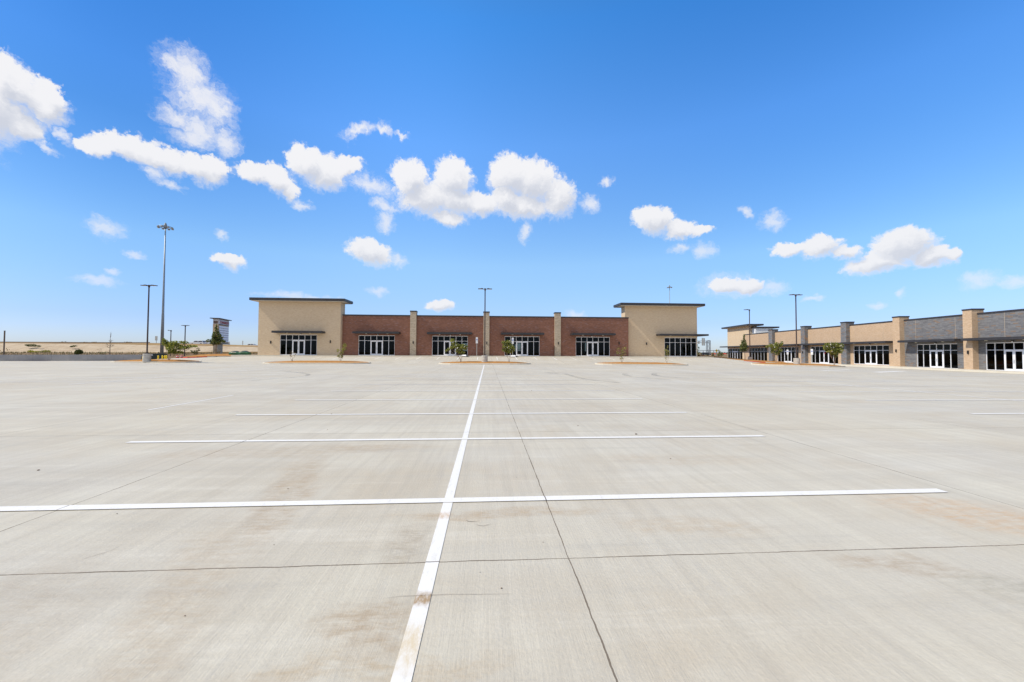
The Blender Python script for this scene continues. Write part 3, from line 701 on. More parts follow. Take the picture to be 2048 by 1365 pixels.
# sidewalk along building two: stepped down to the near end
sw = MB(); rowA, rowB = [], []
def swz(x): return pl([(-70, .12), (-58, -.1), (-48, -.25), (-36, -.15), (-24, -.02), (-15, .02), (16, .0)], x)
for x in frange(XE-9, 16, 2.):
    rowA.append((x, -2.0, swz(x))); rowB.append((x, .0, swz(x)+.02))
def swst(mb, rows):
    n = len(rows[0])
    for a in range(len(rows)-1):
        for i in range(n-1): mb.face([rows[a][i], rows[a][i+1], rows[a+1][i+1], rows[a+1][i]])
low = [(x, y-.02, z-.55) for x, y, z in rowA]
mb = MB(); swst(mb, [low, rowA, rowB])
s_ = mb.build('sidewalk', M['walk']); s_.location = (OX, OY, OZ); s_.rotation_euler = (0, 0, TH2); tag(s_, kind='structure')

# ------------------------------------------------------------------ islands
def poly_island(pts, label, group='landscaped islands in the parking lot', crown=.15, kw=.16, kh=.14):
    """kerb ring plus mulch sheet with a low crown; pts counter-clockwise"""
    n = len(pts); c_ = Vector((sum(p[0] for p in pts)/n, sum(p[1] for p in pts)/n))
    root = empty('parking_island', (c_.x, c_.y, 0), 0, label, 'island', group)
    P_ = [Vector(p)-c_ for p in pts]; g = [gz(p.x+c_.x, p.y+c_.y) for p in P_]
    def inset(k, d):
        a, b_, c2 = P_[k-1], P_[k], P_[(k+1) % n]
        t = ((b_-a).normalized()+(c2-b_).normalized()).normalized(); return b_+Vector((-t.y, t.x))*d
    prof = [(0, -.05), (.015, kh-.02), (.04, kh), (kw-.02, kh), (kw, kh-.02), (kw, kh-.06)]
    mb = MB(); rings = [[(*(inset(k, d) if d else P_[k]), g[k]+h) for k in range(n)] for d, h in prof]
    mb.ring(rings, cap=False); mb.build('kerb', M['kerbc'], root, smooth=False)
    mm = MB(); lev = []
    for t, h in [(0, kh-.03), (.18, kh+crown*.35), (.45, kh+crown*.8), (.75, kh+crown)]:
        lev.append([(*(inset(k, kw-.01)*(1-t)), gz(*(inset(k, kw-.01)*(1-t)+c_))+h+random.uniform(-.015, .015)*(t > 0)) for k in range(n)])
    mm.ring(lev, cap=False); i = len(mm.v); last = lev[-1]
    mm.face(last); mm.build('mulch', M['mulch'], root, smooth=True)
    return root
def stadium(x0, x1, y0, y1, k=7):
    r = (y1-y0)/2; r2 = r*1.35; cy = (y0+y1)/2; out = []
    for i in range(k+1): a = -pi/2+pi*i/k; out.append((x1-r2+r2*cos(a), cy+r*sin(a)))
    m_ = 6
    for i in range(1, m_): out.append((x1-r2-(x1-x0-2*r2)*i/m_, y1))
    for i in range(k+1): a = pi/2+pi*i/k; out.append((x0+r2+r2*cos(a), cy+r*sin(a)))
    for i in range(1, m_): out.append((x0+r2+(x1-x0-2*r2)*i/m_, y0))
    return out
poly_island(stadium(-43.2, -33.9, 46.0, 49.9), 'kerbed mulch island beside the low concrete wall, with one bushy tree')
poly_island(stadium(-26.3, -14.0, 45.6, 49.6), 'kerbed mulch island with two thin shrubs in front of the left tan tower')
poly_island(stadium(-5.9, 5.35, 45.4, 49.4), 'kerbed mulch island round the centre lamp post with two flowering trees')
poly_island(stadium(13.3, 25.0, 45.2, 49.2), 'kerbed mulch island with two sparse shrubs in front of the right tan tower')
poly_island([(34.6, 49.0), (35.4, 47.6), (37.2, 46.6), (39.6, 46.0), (42.4, 45.6), (44.4, 46.4), (46.6, 48.0), (49.2, 50.4), (50.4, 52.2), (49.4, 53.0), (46, 52.6), (42, 51.8), (38, 50.8), (35.4, 50.0)],
            'kerbed mulch island with two white-flowering trees beside the tan and grey building')

def bed(name, front, back, label, cat, m_, kerb=None):
    root = empty(name, (*front[len(front)//2][:2], 0), 0, label, cat)
    o = Vector(root.location); mb = MB()
    rows = [[Vector(p)-o for p in front], [(Vector(a)*.6+Vector(b_)*.4)-o+Vector((0, 0, .26)) for a, b_ in zip(front, back)], [Vector(p)-o for p in back]]
    swst(mb, rows); mb.build('mulch', M[m_], root, smooth=True)
    if kerb:
        for (i0, i1, km) in kerb:
            k = MB()
            for a, b_ in zip(front[i0:i1], front[i0+1:i1+1]):
                a, b_ = Vector(a)-o, Vector(b_)-o; d = (b_-a); d.z = 0; d.normalize(); nn = Vector((d.y, -d.x, 0))
                if nn.y > 0: nn = -nn
                q = nn*.16; dn = Vector((0, 0, -.3))
                k.face([a+q+dn, b_+q+dn, b_+q, a+q]); k.face([a+q, b_+q, b_, a]); k.face([a, b_, b_+dn, a+dn])
            k.build('kerb', M[km], root)
    return root
def fr(px, py, Y, dz=.0):
    p = atY(px, py, Y); return (p.x, p.y, gz(p.x, p.y)+.15+dz)
fl = [fr(x, 714, y) for x, y in [(1400, 61), (1428, 60.5), (1450, 60), (1470, 59.5), (1487, 59), (1500, 58.6), (1515, 58.2), (1530, 58), (1550, 57.6), (1575, 57)]]
bk = [(x+2.5, y+5.5, z-.05-.02*i) for i, (x, y, z) in enumerate(fl)]
bed('planting_bed', fl, bk, 'mulched slope falling beside the driveway with a red kerb at its low end', 'planting bed', 'mulch', [(0, 4, 'kerbc'), (4, 7, 'redpaint'), (7, 9, 'kerbc')])
fl = [fr(x, 714, y) for x, y in [(368, 57.2), (378, 56.8), (395, 57), (413, 58), (432, 60), (455, 62.5), (480, 64.5), (505, 66)]]
bk = [(x-6-.6*i, y+16-i, .62+.02*i) for i, (x, y, z) in enumerate(fl)]
bed('planting_bed', fl, bk, 'mulched bed with a red painted kerb below the tall monument sign', 'planting bed', 'mulch', [(0, 3, 'redpaint'), (3, 7, 'kerbc')])

# low retaining wall on the left
d = (WL1-WL0); L = d.length; an = math.atan2(d.y, d.x)
mb = MB(); n = 12
for i in range(n):
    x0, x1 = L*i/n+.004, L*(i+1)/n
    h0 = .72+.10*i/n; mb.box(x0, x1, 0, .28, -.3, h0+.06)
rw = mb.build('retaining_wall', M['retain'], bevel=.012); rw.location = (WL0.x, WL0.y, .06); rw.rotation_euler = (0, 0, an)
tag(rw, 'long low grey concrete retaining wall at the left edge of the lot', 'wall')

# ------------------------------------------------------------------ highway embankment far left
def emb(px): return pl([(-400, 0), (0, 0), (200, 1.), (510, 2.)], px)
EP = [-3600, -900, -200, 0, 60, 120, 180, 240, 300, 360, 420, 480, 520, 600, 680]
def epy(px, tab): return pl(tab, px)
bot = [(-400, 705.5), (0, 706), (250, 705.5), (400, 704.5), (520, 703.8), (680, 703.6)]
top = [(-400, 686.4), (0, 687), (230, 688.6), (300, 690.8), (400, 692), (520, 694.4), (680, 697.5)]
crest = [(-400, 684.6), (0, 685.4), (230, 686.6), (300, 686.4), (400, 688.3), (520, 691.6), (680, 695)]
rb, rt, rc, rd, re_ = [], [], [], [], []
for px in EP:
    q = max(px, -400); p = atY(q, epy(q, bot), 140); e = -(q-px)*.18
    rb.append((p.x+e, 140, p.z)); p2 = atY(q, epy(q, top), 150); rt.append((p2.x+e, 150, p2.z))
    p3 = atY(q, epy(q, crest), 154); rc.append((p3.x+e, 154, p3.z)); rd.append((p3.x+e, 156, p3.z-1.2)); re_.append((p3.x+e, 200, p3.z-1.6))
mb = MB(); swst(mb, [[(x, 139, -1) for x, y, z in rb], rb]); swst(mb, [rt, rc, rd, re_, [(x, 230, -3) for x, y, z in re_]])
tag(mb.build('embankment', M['goldgrass']), kind='structure')
mb = MB(); swst(mb, [rb, rt]); tag(mb.build('embankment_paving', M['slope']), kind='structure')
mb = MB(); rr_ = [(x, y-.05, z+.02) for x, y, z in rc if x < -118]; rq = [(x, y, z+.28) for x, y, z in rr_]; rs = [(x, y+1, z+.28) for x, y, z in rr_]
swst(mb, [rr_, rq, rs]); tag(mb.build('verge', M['drygrass']), kind='structure')
# ditch banks in front
mb = MB(); mb.grid([-260, -200, -160]+frange(-130, -34, 4.)+[-20, 0], [95, 104, 108, 112, 118, 130, 139], lambda x, y: .28+.34*ss(104, 112, y)-.22*ss(118, 130, y)+.05*sin(x*.3))
tag(mb.build('verge', M['drygrass'], smooth=True), kind='structure')

# ------------------------------------------------------------------ plants
def foliage(mb, c_, r, n, size, flat=1.):
    """leaf cards scattered through an ellipsoid, thicker towards its shell"""
    for _ in range(n):
        while True:
            v = Vector((random.gauss(0, 1), random.gauss(0, 1), random.gauss(0, 1)))
            if v.length > .01: break
        v.normalize(); v *= random.random()**.45
        p = Vector(c_)+Vector((v.x*r[0], v.y*r[1], v.z*r[2]))
        s_ = size*random.uniform(.6, 1.35); a = Vector((random.gauss(0, 1), random.gauss(0, 1), random.gauss(0, .7))).normalized()
        b_ = a.cross(Vector((random.gauss(0, 1), random.gauss(0, 1), random.gauss(0, 1)))).normalized()
        mb.face([p-a*s_, p+b_*s_*.45, p+a*s_, p-b_*s_*.45])
def plant(name, label, cat, base, Y, clumps, leafm, size=.11, dens=60, stems=3, bark='bark', rad=.03, flowers=0, group=None, sink=.0, twig=True, crown='crown', z0=None):
    b_ = atY(base[0], base[1], Y); k = Y/FPX
    root = empty(name, b_, 0, label, cat, group); fm, tm, wm = MB(), MB(), MB()
    cs = [Vector(((cx-base[0])*k, random.uniform(-.45, .45)*rx*k, (base[1]-cy)*k)) for cx, cy, rx, ry in clumps]
    zlow = min(c_.z for c_ in cs)*.62; mx_ = sum(c_.x for c_ in cs)/len(cs); forks = []
    for i in range(stems):
        a = 2*pi*i/stems+.4; sp = (.05 if stems > 1 else 0.); f_ = Vector((mx_*.22+sp*4.5*cos(a), sp*4*sin(a), max(zlow*random.uniform(.8, 1.1), .12)))
        tm.tube([(sp*cos(a), sp*sin(a), -.15), (sp*1.5*cos(a)+mx_*.05, sp*1.5*sin(a), f_.z*.5), f_], [rad, rad*.85, rad*.7], 6); forks.append(f_)
    for i, (cx, cy, rx, ry) in enumerate(clumps):
        c_ = cs[i]; r = (rx*k, rx*k*.9, ry*k)
        foliage(fm, c_, r, max(4, int(1.6*dens*(rx*ry)/30)), size)
        if flowers: foliage(wm, c_+Vector((0, -r[1]*.3, r[2]*.1)), r, int(flowers*(rx*ry)/30)+1, size*.75)
        f_ = min(forks, key=lambda q: (Vector((q.x, q.y))-Vector((c_.x, c_.y))).length+random.uniform(0, .1))
        if stems == 1: f_ = Vector((0, 0, max(c_.z*.8, f_.z)))
        mid = (f_+c_)/2+Vector((random.uniform(-.05, .05), random.uniform(-.05, .05), -.04))
        tm.tube([f_, mid, c_], [rad*.5, rad*.36, rad*.15], 5)
        if stems == 1 and i == 0: tm.tube([forks[0], (0, 0, max(q.z for q in cs))], [rad*.7, rad*.15], 6)
        if twig:
            for _ in range(3):
                e = c_+Vector((random.uniform(-1, 1)*r[0], random.uniform(-1, 1)*r[1], random.uniform(-.3, 1)*r[2])); tm.tube([mid, e], [rad*.25, rad*.08], 4)
    fm.build(crown, M[leafm], root); tm.build('trunk', M[bark], root)
    if flowers: wm.build('blossom', M['flower'], root)
    return root
def cone(cx, top, bot, w_, n, jit=1.):
    out = []
    for i in range(n):
        t = (i+.5)/n; y = top+(bot-top)*t; hw = w_*min(1, .12+1.05*t)*(1 if t < .85 else .8)
        m_ = max(1, int(1+t*3))
        for j in range(m_): out.append((cx+(((j+.5)/m_)*2-1)*hw*.75+random.uniform(-1, 1)*jit, y+random.uniform(-1, 1)*jit, max(hw*.42, 1.4), (bot-top)/n*.85))
    return out
g_i = 'young trees and shrubs on the parking islands'
plant('crape_myrtle', 'wide bushy tree leaning right on the island beside the low wall', 'tree', (337, 724), 47.6,
      [(330, 688, 6, 6), (336, 694, 7, 6), (346, 690, 9, 6), (345, 699, 9, 6), (356, 697, 7, 6), (362, 687, 7, 3.5), (366, 697, 7, 3.5), (375, 694, 6, 2.5), (384, 694.5, 5, 1.5), (350, 706, 7, 3.5), (358, 706, 5, 3), (328, 683, 3, 4), (340, 706, 4, 4)],
      'leaf_my', .12, 85, 4, flowers=0, group=g_i)
plant('crape_myrtle', 'nearly bare twiggy shrub on the island before the left tower', 'shrub', (584, 723), 47.4,
      [(580, 711, 3, 5), (588, 709, 3.5, 5), (583, 706, 4, 4)], 'leaf_dr', .08, 14, 5, rad=.018, group=g_i)
plant('crape_myrtle', 'thin yellow-green shrub at the corner of the left tan tower', 'shrub', (681, 723), 47.4,
      [(678, 713, 4, 4), (683, 706, 5, 5), (687, 698, 5, 5), (688, 691, 4.5, 4), (676, 702, 3, 4), (684, 714, 3, 4)], 'leaf_sp', .10, 45, 4, rad=.018, group=g_i)
plant('crape_myrtle', 'flowering tree with a long left branch, left of the centre lamp post', 'tree', (922, 725), 47.0,
      [(905, 681.5, 5, 3.5), (909, 688, 6, 5), (915, 694, 8, 6), (897, 699.5, 4, 3), (892.5, 702, 3, 2.5), (918, 702, 8, 5), (925, 694, 6, 6), (931, 697, 4.5, 3.5), (923, 706, 7, 4), (932, 694, 3, 2.5), (903, 696, 4, 3)],
      'leaf_my', .12, 75, 3, flowers=5, group=g_i, rad=.028)
plant('crape_myrtle', 'round-headed flowering tree right of the centre lamp post', 'tree', (1018.5, 725), 47.0,
      [(1007, 686, 4.5, 4), (1016, 685, 6, 5), (1012, 694, 8, 6), (1021, 694, 7, 6), (1026, 698, 4.5, 5), (1012, 702, 6, 4), (1019, 704, 7, 4.5), (1006, 701, 3, 3)],
      'leaf_my', .12, 80, 2, flowers=5, group=g_i, rad=.03)
plant('crape_myrtle', 'sparse twiggy shrub at the end of the red brick wall', 'shrub', (1244, 726), 46.8,
      [(1237, 697, 3, 4), (1245, 699, 4, 5), (1251, 697, 3, 4), (1236, 706, 4, 5), (1244, 709, 6, 6), (1250, 706, 4, 5), (1243, 715, 4, 4)], 'leaf_sp', .09, 22, 5, rad=.017, group=g_i)
plant('crape_myrtle', 'narrow sparse shrub before the glazed corner unit of the right tower', 'shrub', (1333.5, 726), 46.6,
      [(1335, 693, 2.5, 3.5), (1332, 701, 4, 5), (1337, 703, 4.5, 5), (1333, 708, 4, 5), (1338, 709, 3, 4), (1332, 716, 3, 4)], 'leaf_sp', .09, 34, 4, rad=.017, group=g_i)
plant('crape_myrtle', 'forked tree before the second grey pilaster, left of the thick lamp base', 'tree', (1552.5, 728), 49.0,
      [(1540, 690, 6, 4), (1546, 695, 7, 6), (1554, 688, 5, 6), (1556, 695, 8, 6), (1563, 688, 4.5, 4), (1545, 702, 5, 5), (1560, 700, 5, 5), (1533, 692, 4, 3), (1566, 684, 3, 3), (1553, 706, 6, 4)],
      'leaf_my', .12, 62, 3, flowers=2, group=g_i)
plant('crape_myrtle', 'broad tree with white blossom, right of the thick lamp base', 'tree', (1669, 731), 48.2,
      [(1652, 690, 7, 6), (1661, 688, 8, 6), (1671, 688, 8, 6), (1680, 690, 7, 6), (1685, 697, 5, 5), (1655, 699, 7, 6), (1665, 699, 8, 7), (1676, 700, 8, 7), (1672, 710, 5, 5), (1649, 695, 4, 4), (1668, 706, 7, 4)],
      'leaf_my', .12, 78, 3, flowers=9, group=g_i)
plant('oak_tree', 'dark pyramidal tree beside the tall monument sign', 'tree', (432, 709.5), 70, cone(432, 652, 690, 14.5, 8)+[(418, 683, 4, 3), (446, 684, 4, 3)],
      'leaf_ev', .16, 85, 1, 'barkd', rad=.07, group='young oak trees', twig=False)
plant('oak_tree', 'narrow pyramidal tree before the cream tower at the far right', 'tree', (1490, 719.5), 61.5, cone(1488, 668, 701, 10.5, 8, .8),
      'leaf_ev', .14, 80, 1, 'barkd', rad=.06, group='young oak trees', twig=False)
plant('bush', 'twiggy dark bush at the foot of the monument sign', 'bush', (432, 710), 69.5, [(427, 704, 5, 4), (435, 706, 6, 4), (438, 703, 3, 4)], 'leaf_dr', .12, 30, 5, 'barkd', rad=.02)
plant('bush', 'small round green bush between far lamp post and monument sign', 'bush', (391, 711), 62, [(387, 704, 4, 4), (392, 704, 5, 4), (396, 700, 3.5, 4), (391, 707, 4, 3)], 'leaf_bu', .12, 46, 4, 'barkd', rad=.02)
plant('bare_tree', 'leafless young tree in the field behind the low wall', 'tree', (219.5, 709), 72, [(215, 694, 3, 3), (222, 690, 2, 5), (227, 692, 3, 3), (220, 670, .8, 9), (218, 682, 1.5, 4), (223, 682, 2, 4), (213, 690, 2, 3)], 'leaf_dr', .06, 8, 1, 'barkd', rad=.075)
gb = 'scrub bushes on and below the embankment'
for (lb, px, py, Y, cl_, lm, dn) in [
    ('dark double bush on the pale embankment slope', 60, 693, 144, [(55, 691, 4, 2.2), (62, 691.5, 7, 2.6), (76, 692.5, 3.5, 1.8)], 'leaf_bu', 300),
    ('small lone dark bush on the middle of the pale slope', 146, 694.5, 144, [(143, 693.5, 3, 1.4), (148, 692.5, 4, 1.6)], 'leaf_bu', 300),
    ('yellow-flowering bush with a bright left end at the slope foot', 66, 706.5, 134, [(63, 703.5, 5, 2.6), (69, 704.5, 5, 2)], 'leaf_ye', 260),
    ('olive-green bush at the slope foot, right of the yellow bush', 88, 706, 134, [(82, 704, 5, 2), (90, 703, 6, 2.4), (97, 703.5, 2.5, 2)], 'leaf_sp', 220),
    ('square dark green bush behind the low wall', 157, 711, 95, [(153, 706, 4.5, 4.5), (160, 705, 5, 4.5), (157, 703, 5, 3)], 'leaf_bu', 300),
    ('small green bush left of the leafless tree', 207, 710, 85, [(205, 707, 4, 3), (210, 706, 3, 3)], 'leaf_bu', 70),
    ('wispy dry shrub beside the small green bush', 200, 709, 86, [(198, 703, 3, 5), (201, 700, 2, 5)], 'leaf_dr', 12),
    ('thin dry shrub at the far left beside the wooden post', 12, 708, 80, [(2, 703, 3, 3), (14, 701, 4, 6), (22, 704, 3, 4)], 'leaf_dr', 8)]:
    plant('bush', lb, 'bush', (px, py), Y, cl_, lm, .16 if Y > 90 else .1, dn, 3, 'barkd', rad=.02, group=gb)
gr = 'young evergreens beyond the driveway'
for (lb, px, py, Y, cl_) in [
    ('evergreen hard against the corner of the right tan tower', 1396, 713, 78, [(1395, 691, 1.5, 3), (1397.5, 696, 2, 4), (1395, 702, 3, 5), (1398, 706, 4, 4), (1395, 710, 3, 3), (1402, 709, 3, 3)]),
    ('tiny dark evergreen below the railing, left of the yellow sign', 1426, 712.5, 76, cone(1426, 705, 712, 3, 4, .3)),
    ('low green bush between dark car and tiny evergreen', 1415, 713, 76, [(1414, 711, 3, 2), (1417, 711.5, 2, 1.5)]),
    ('leaning evergreen right of the yellow sign', 1441, 713, 74, [(1437.5, 701, 1.5, 2), (1439, 704, 2.5, 3), (1441, 707, 4, 3), (1443, 710, 5, 3), (1438, 710, 3, 3)])]:
    plant('evergreen', lb, 'evergreen', (px, py), Y, cl_, 'leaf_ev', .12, 70, 1, 'barkd', rad=.03, group=gr, twig=False)
# dry weeds behind the low wall and along the foot of the slope
wm_ = MB(); random.seed(11)
for _ in range(5200):
    Y = random.choice((random.uniform(54, 70), random.uniform(100, 138))); px = random.uniform(-30, 515)
    if Y < 75 and px > 275: continue
    p = atY(px, 709, Y); z = (gz(p.x, Y) if Y < 90 else .28+.34*ss(104, 112, Y)-.22*ss(118, 130, Y))-.02
    cl_ = .5+.5*sin(p.x*.9+Y*.3)*sin(p.x*.23+1); h = random.uniform(.12, .38)*(1+cl_); w_ = .05+.04*(Y > 90)
    a = random.uniform(0, pi); dx, dy = cos(a)*w_, sin(a)*w_; lx = random.uniform(-.12, .12)
    wm_.face([(p.x-dx, Y-dy, z), (p.x+dx, Y+dy, z), (p.x+lx, Y, z+h)])
tag(wm_.build('dry_weeds', M['leaf_dr']), 'dry brown weeds behind the low wall and below the embankment', 'weeds', kind='stuff')
random.seed(12)
# skyline brush on the embankment crest
for (lb, px, py) in [('reddish shrub on the skyline above the embankment, first from the left', 125, 686), ('flat reddish shrub on the skyline near the leafless tree', 168, 686.3), ('tuft on the skyline just left of the leafless tree', 188, 686.4), ('reddish brush on the skyline left of the first lamp post', 256, 686), ('dark round bush on the skyline between two far lamp posts', 376, 688)]:
    plant('bush', lb, 'bush', (px, py), 158, [(px-2, py-1, 4, 1.2), (px+3, py-1.2, 4, 1.)], 'leaf_dr' if px < 300 else 'leaf_bu', .2, 90, 2, 'barkd', rad=.02, group=gb)

# ------------------------------------------------------------------ lamp posts
def lamp_post(label, px, ybase, ytop, Y, arms=2, ped=(.36, .93), span=.83, zb=None, r=.075, azm=0., group='dark parking lot lamp posts'):
    b_ = atY(px, ybase, Y); H = atY(px, ytop, Y).z-b_.z
    root = empty('lamp_post', b_, azm, label, 'lamp post', group)
    if ped:
        MB().lathe([(ped[0], -.3), (ped[0], ped[1]-.03), (ped[0]-.03, ped[1]), (0.01, ped[1])], 28).build('base', M['pedestal'], root)
    z0 = ped[1] if ped else 0
    MB().box(-.16, .16, -.16, .16, z0, z0+.10).box(-r*1.1, r*1.1, -r*1.1, r*1.1, z0+.1, z0+.16).build('base_plate', M['pole'], root, bevel=.01)
    MB().tube([(0, 0, z0+.16), (0, 0, H-.12)], [r, r*.85], 12).lathe([(r*.9, H-.3), (r*1.5, H-.12), (r*1.5, H), (.02, H+.03)], 12).build('pole', M['pole'], root, smooth=False)
    for s_ in ((-1, 1) if arms == 2 else (-1,)):
        h = MB().box(s_*.09, s_*.26, -.03, .03, H-.1, H-.04).box(s_*.24, s_*span, -.16, .16, H-.085, H-.015).box(s_*.26, s_*.5, -.13, .13, H-.015, H+.025)
        ho = h.build('lamp_head', M['pole'], root, bevel=.01)
        MB().box(s_*.32, s_*(span-.06), -.12, .12, H-.10, H-.087).build('lens', M['pale_lamp'], ho)
lamp_post('dark twin-headed lamp post on a concrete base beside the low wall', 293.5, 724.5, 570.5, 46.3)
lamp_post('dark twin-headed lamp post on the centre island before the red brick building', 969.3, 727, 577.5, 46.6)
lamp_post('dark twin-headed lamp post on a thick base before the tan and grey building', 1593.7, 729.5, 589.5, 47.6, ped=(.36, .82))
lamp_post('single-headed lamp post on a low base before the cream tower', 1500, 719.5, 619.5, 62, arms=1, ped=(.38, .42), span=.9)
lamp_post('distant twin-headed lamp post right of the bushy island tree', 369, 713.5, 651, 84, ped=None, span=.75, r=.1)
lamp_post('distant single-headed lamp post rising behind the bushy island tree', 340.5, 715, 661, 84, arms=1, ped=(.25, .2), span=.5, r=.09, azm=.9)
# high masts
def high_mast(label, px, yb, yt, Y, rb_, heads=8, hr=1.5):
    b_ = atY(px, yb, Y); H = atY(px, yt, Y).z-b_.z
    root = empty('high_mast_light', b_, .2, label, 'light mast', 'high mast highway lights')
    MB().tube([(0, 0, -.5), (0, 0, H*.3), (0, 0, H*.31), (0, 0, H)], [rb_, rb_*.74, rb_*.68, rb_*.28], 14).build('pole', M['galv'], root, smooth=True)
    MB().lathe([(.25, H-1.1), (.36, H-.95), (.36, H-.3), (.12, H+.4)], 12).tube([(hr*cos(a*pi/12), hr*sin(a*pi/12), H-.75) for a in range(25)], .07, 5).build('ring', M['galv'], root)
    for k in range(heads):
        a = 2*pi*k/heads; x, y = hr*cos(a), hr*sin(a)
        h = MB().tube([(x*.2, y*.2, H-.75), (x, y, H-.75)], .05, 5).lathe([(.27, -.30), (.26, -.1), (.12, .06)], 10, (x, y, H-.75)).build('lamp_head', M['galv'], root)
        MB().lathe([(.23, -.31), (.15, -.35), (.05, -.37)], 10, (x, y, H-.75)).build('lens', M['pale_lamp'], h)
high_mast('very tall grey light mast behind the low concrete wall', 323.5, 709, 449, 106, .39)
high_mast('far light mast showing above the roof of the right tan tower', 1340, 710, 572, 190, .36, 6, 1.15)

# ------------------------------------------------------------------ street furniture
p = atY(7.5, 709, 62); root = empty('wooden_post', p, 0, 'lone dark post standing behind the low wall at the left edge', 'post')
MB().box(-.06, .06, -.06, .06, -.4, 3.45).build('post', M['wood'], root, bevel=.01); MB().box(-.075, .075, -.075, .075, 3.453, 3.5).build('cap', M['galv'], root)

p = atY(312, 717.5, 56.5); root = empty('utility_cabinet', (p.x, p.y, gz(p.x, p.y)), .05, 'dark green utility cabinet behind the yellow bollards', 'utility cabinet')
MB().box(-1.0, 1.25, -.35, .35, -.2, .66).build('body', M['greenbox'], root, bevel=.03)
MB().box(-1.05, 1.3, -.4, .4, .663, .72).build('lid', M['greenbox'], root, bevel=.02)
MB().box(-.35, -.15, -.375, -.353, .45, .60).build('warning_label', M['white'], root)
MB().box(.1, .13, -.365, -.353, 0, .62).box(.16, .24, -.39, -.353, .25, .38).build('door_seam', M['black'], root)
pb = None
for i, (px, yt, lb) in enumerate([(316.3, 712, 'yellow bollard before the middle of the green cabinet'), (324.8, 711.8, 'yellow bollard before the right end of the green cabinet'), (329.9, 711, 'left one of the close yellow pair right of the cabinet'), (332.9, 711.3, 'rightmost of the yellow bollards, beside the bushy island tree'), (286, 711.5, 'yellow bollard half hidden behind the first lamp base')]):
    p = atY(px, 718.3, 54 if i < 4 else 51.8)
    if pb is None:
        pb = empty('bollard', (0, 0, 0), 0, 'x', 'bollard', 'yellow steel bollards round the utility cabinet')
        MB().lathe([(.085, -.3), (.085, .44), (.06, .5), (.01, .52)], 14).build('post', M['yellow'], pb, smooth=True)
        MB().lathe([(.10, -.3), (.10, .03), (.087, .04)], 14).build('collar', M['kerbc'], pb); o = pb
    else: o = copy_tree(pb)
    o.location = (p.x, p.y, gz(p.x, p.y)); o['label'] = lb

def ada(label, px, yb, yt, Y, rz=0.):
    b_ = atY(px, yb, Y); H = (yb-yt)*Y/FPX*1.0
    root = empty('parking_sign', b_, rz, label, 'parking sign', 'accessible parking signs')
    MB().box(-.035, .035, -.02, .02, -.2, H-.02).build('post', M['galv'] if False else M['steelback'], root)
    pl_ = MB().box(-.155, .155, -.045, -.022, H-.92, H).build('plate', M['white'], root, bevel=.008)
    em = MB().box(-.085, .085, -.05, -.046, H-.46, H-.27).build('emblem', M['blue'], pl_)
    wm = MB().lathe([(.012, 0), (.012, .002)], 10)   # wheelchair figure on the blue square
    fig = MB().box(-.008, .008, -.053, -.0505, H-.385, H-.33).box(-.008, .03, -.053, -.0505, H-.40, H-.386).box(.022, .034, -.053, -.0505, H-.44, H-.401).box(-.012, .010, -.0535, -.051, H-.322, H-.30)
    for k in range(9):
        a0 = pi*.55+k*pi*.15; a1 = a0+pi*.15; c_ = (-.006, H-.405)
        fig.face([(c_[0]+.034*cos(a0), -.052, c_[1]+.034*sin(a0)), (c_[0]+.034*cos(a1), -.052, c_[1]+.034*sin(a1)), (c_[0]+.024*cos(a1), -.052, c_[1]+.024*sin(a1)), (c_[0]+.024*cos(a0), -.052, c_[1]+.024*sin(a0))])
    fig.build('figure', M['white'], pl_)
    return root
ada('white accessible parking sign before the red wall, left of the centre lamp post', 953.5, 711.3, 675, 57.95)
ada('white accessible parking sign rising behind the round-headed tree', 1025.3, 712, 675.8, 57.95)
p = F2.O
ada('white accessible parking sign before the double door between two grey pilasters', 1575.6, 727, 698.5, 69.5, -.9)
ada('tall white accessible parking sign, just left of the white-blossom tree', 1624.2, 727.5, 697, 58.5, -.9)

def wheel_stop(label, px, py, Y, rz=0.):
    p = atY(px, py, Y); root = empty('wheel_stop', (p.x, p.y, gz(p.x, p.y)), rz, label, 'wheel stop', 'concrete wheel stops')
    prof = [(-.09, 0), (-.06, .13), (.06, .13), (.09, 0)]
    mb = MB(); mb.ring([[(x, y, z) for y, z in prof] for x in (-.9, -.86, .86, .9)]); mb.build('block', M['kerbc'], root)
    MB().lathe([(.02, .13), (.02, .14)], 8, (-.6, 0, 0)).lathe([(.02, .13), (.02, .14)], 8, (.6, 0, 0)).build('bolt', M['black'], root)
# kerb ramp wings by the accessible bays (white wedge; black box beside it stands in for its shadow)
def ramp(label, px, py, Y):
    p = atY(px, py, Y); root = empty('kerb_ramp', (p.x, p.y, p.z), 0, label, 'kerb ramp', 'kerb ramp wings')
    mb = MB(); mb.ring([[(-.45, 0, -.05), (-.45, .9, -.05), (-.4, .9, .14), (-.35, .15, .02)], [(.35, 0, -.05), (.35, .9, -.05), (.3, .9, .16), (.25, .2, .16)]]); mb.build('wing', M['white'], root)
    MB().box(.36, .62, .05, .5, -.05, .05).build('wing_shadow', M['black'], root)
ramp('white kerb ramp wing seen behind the long-branched tree', 928, 712, 57.3)
ramp('white kerb ramp wing seen right of the round-headed tree', 1027, 713, 57.3)

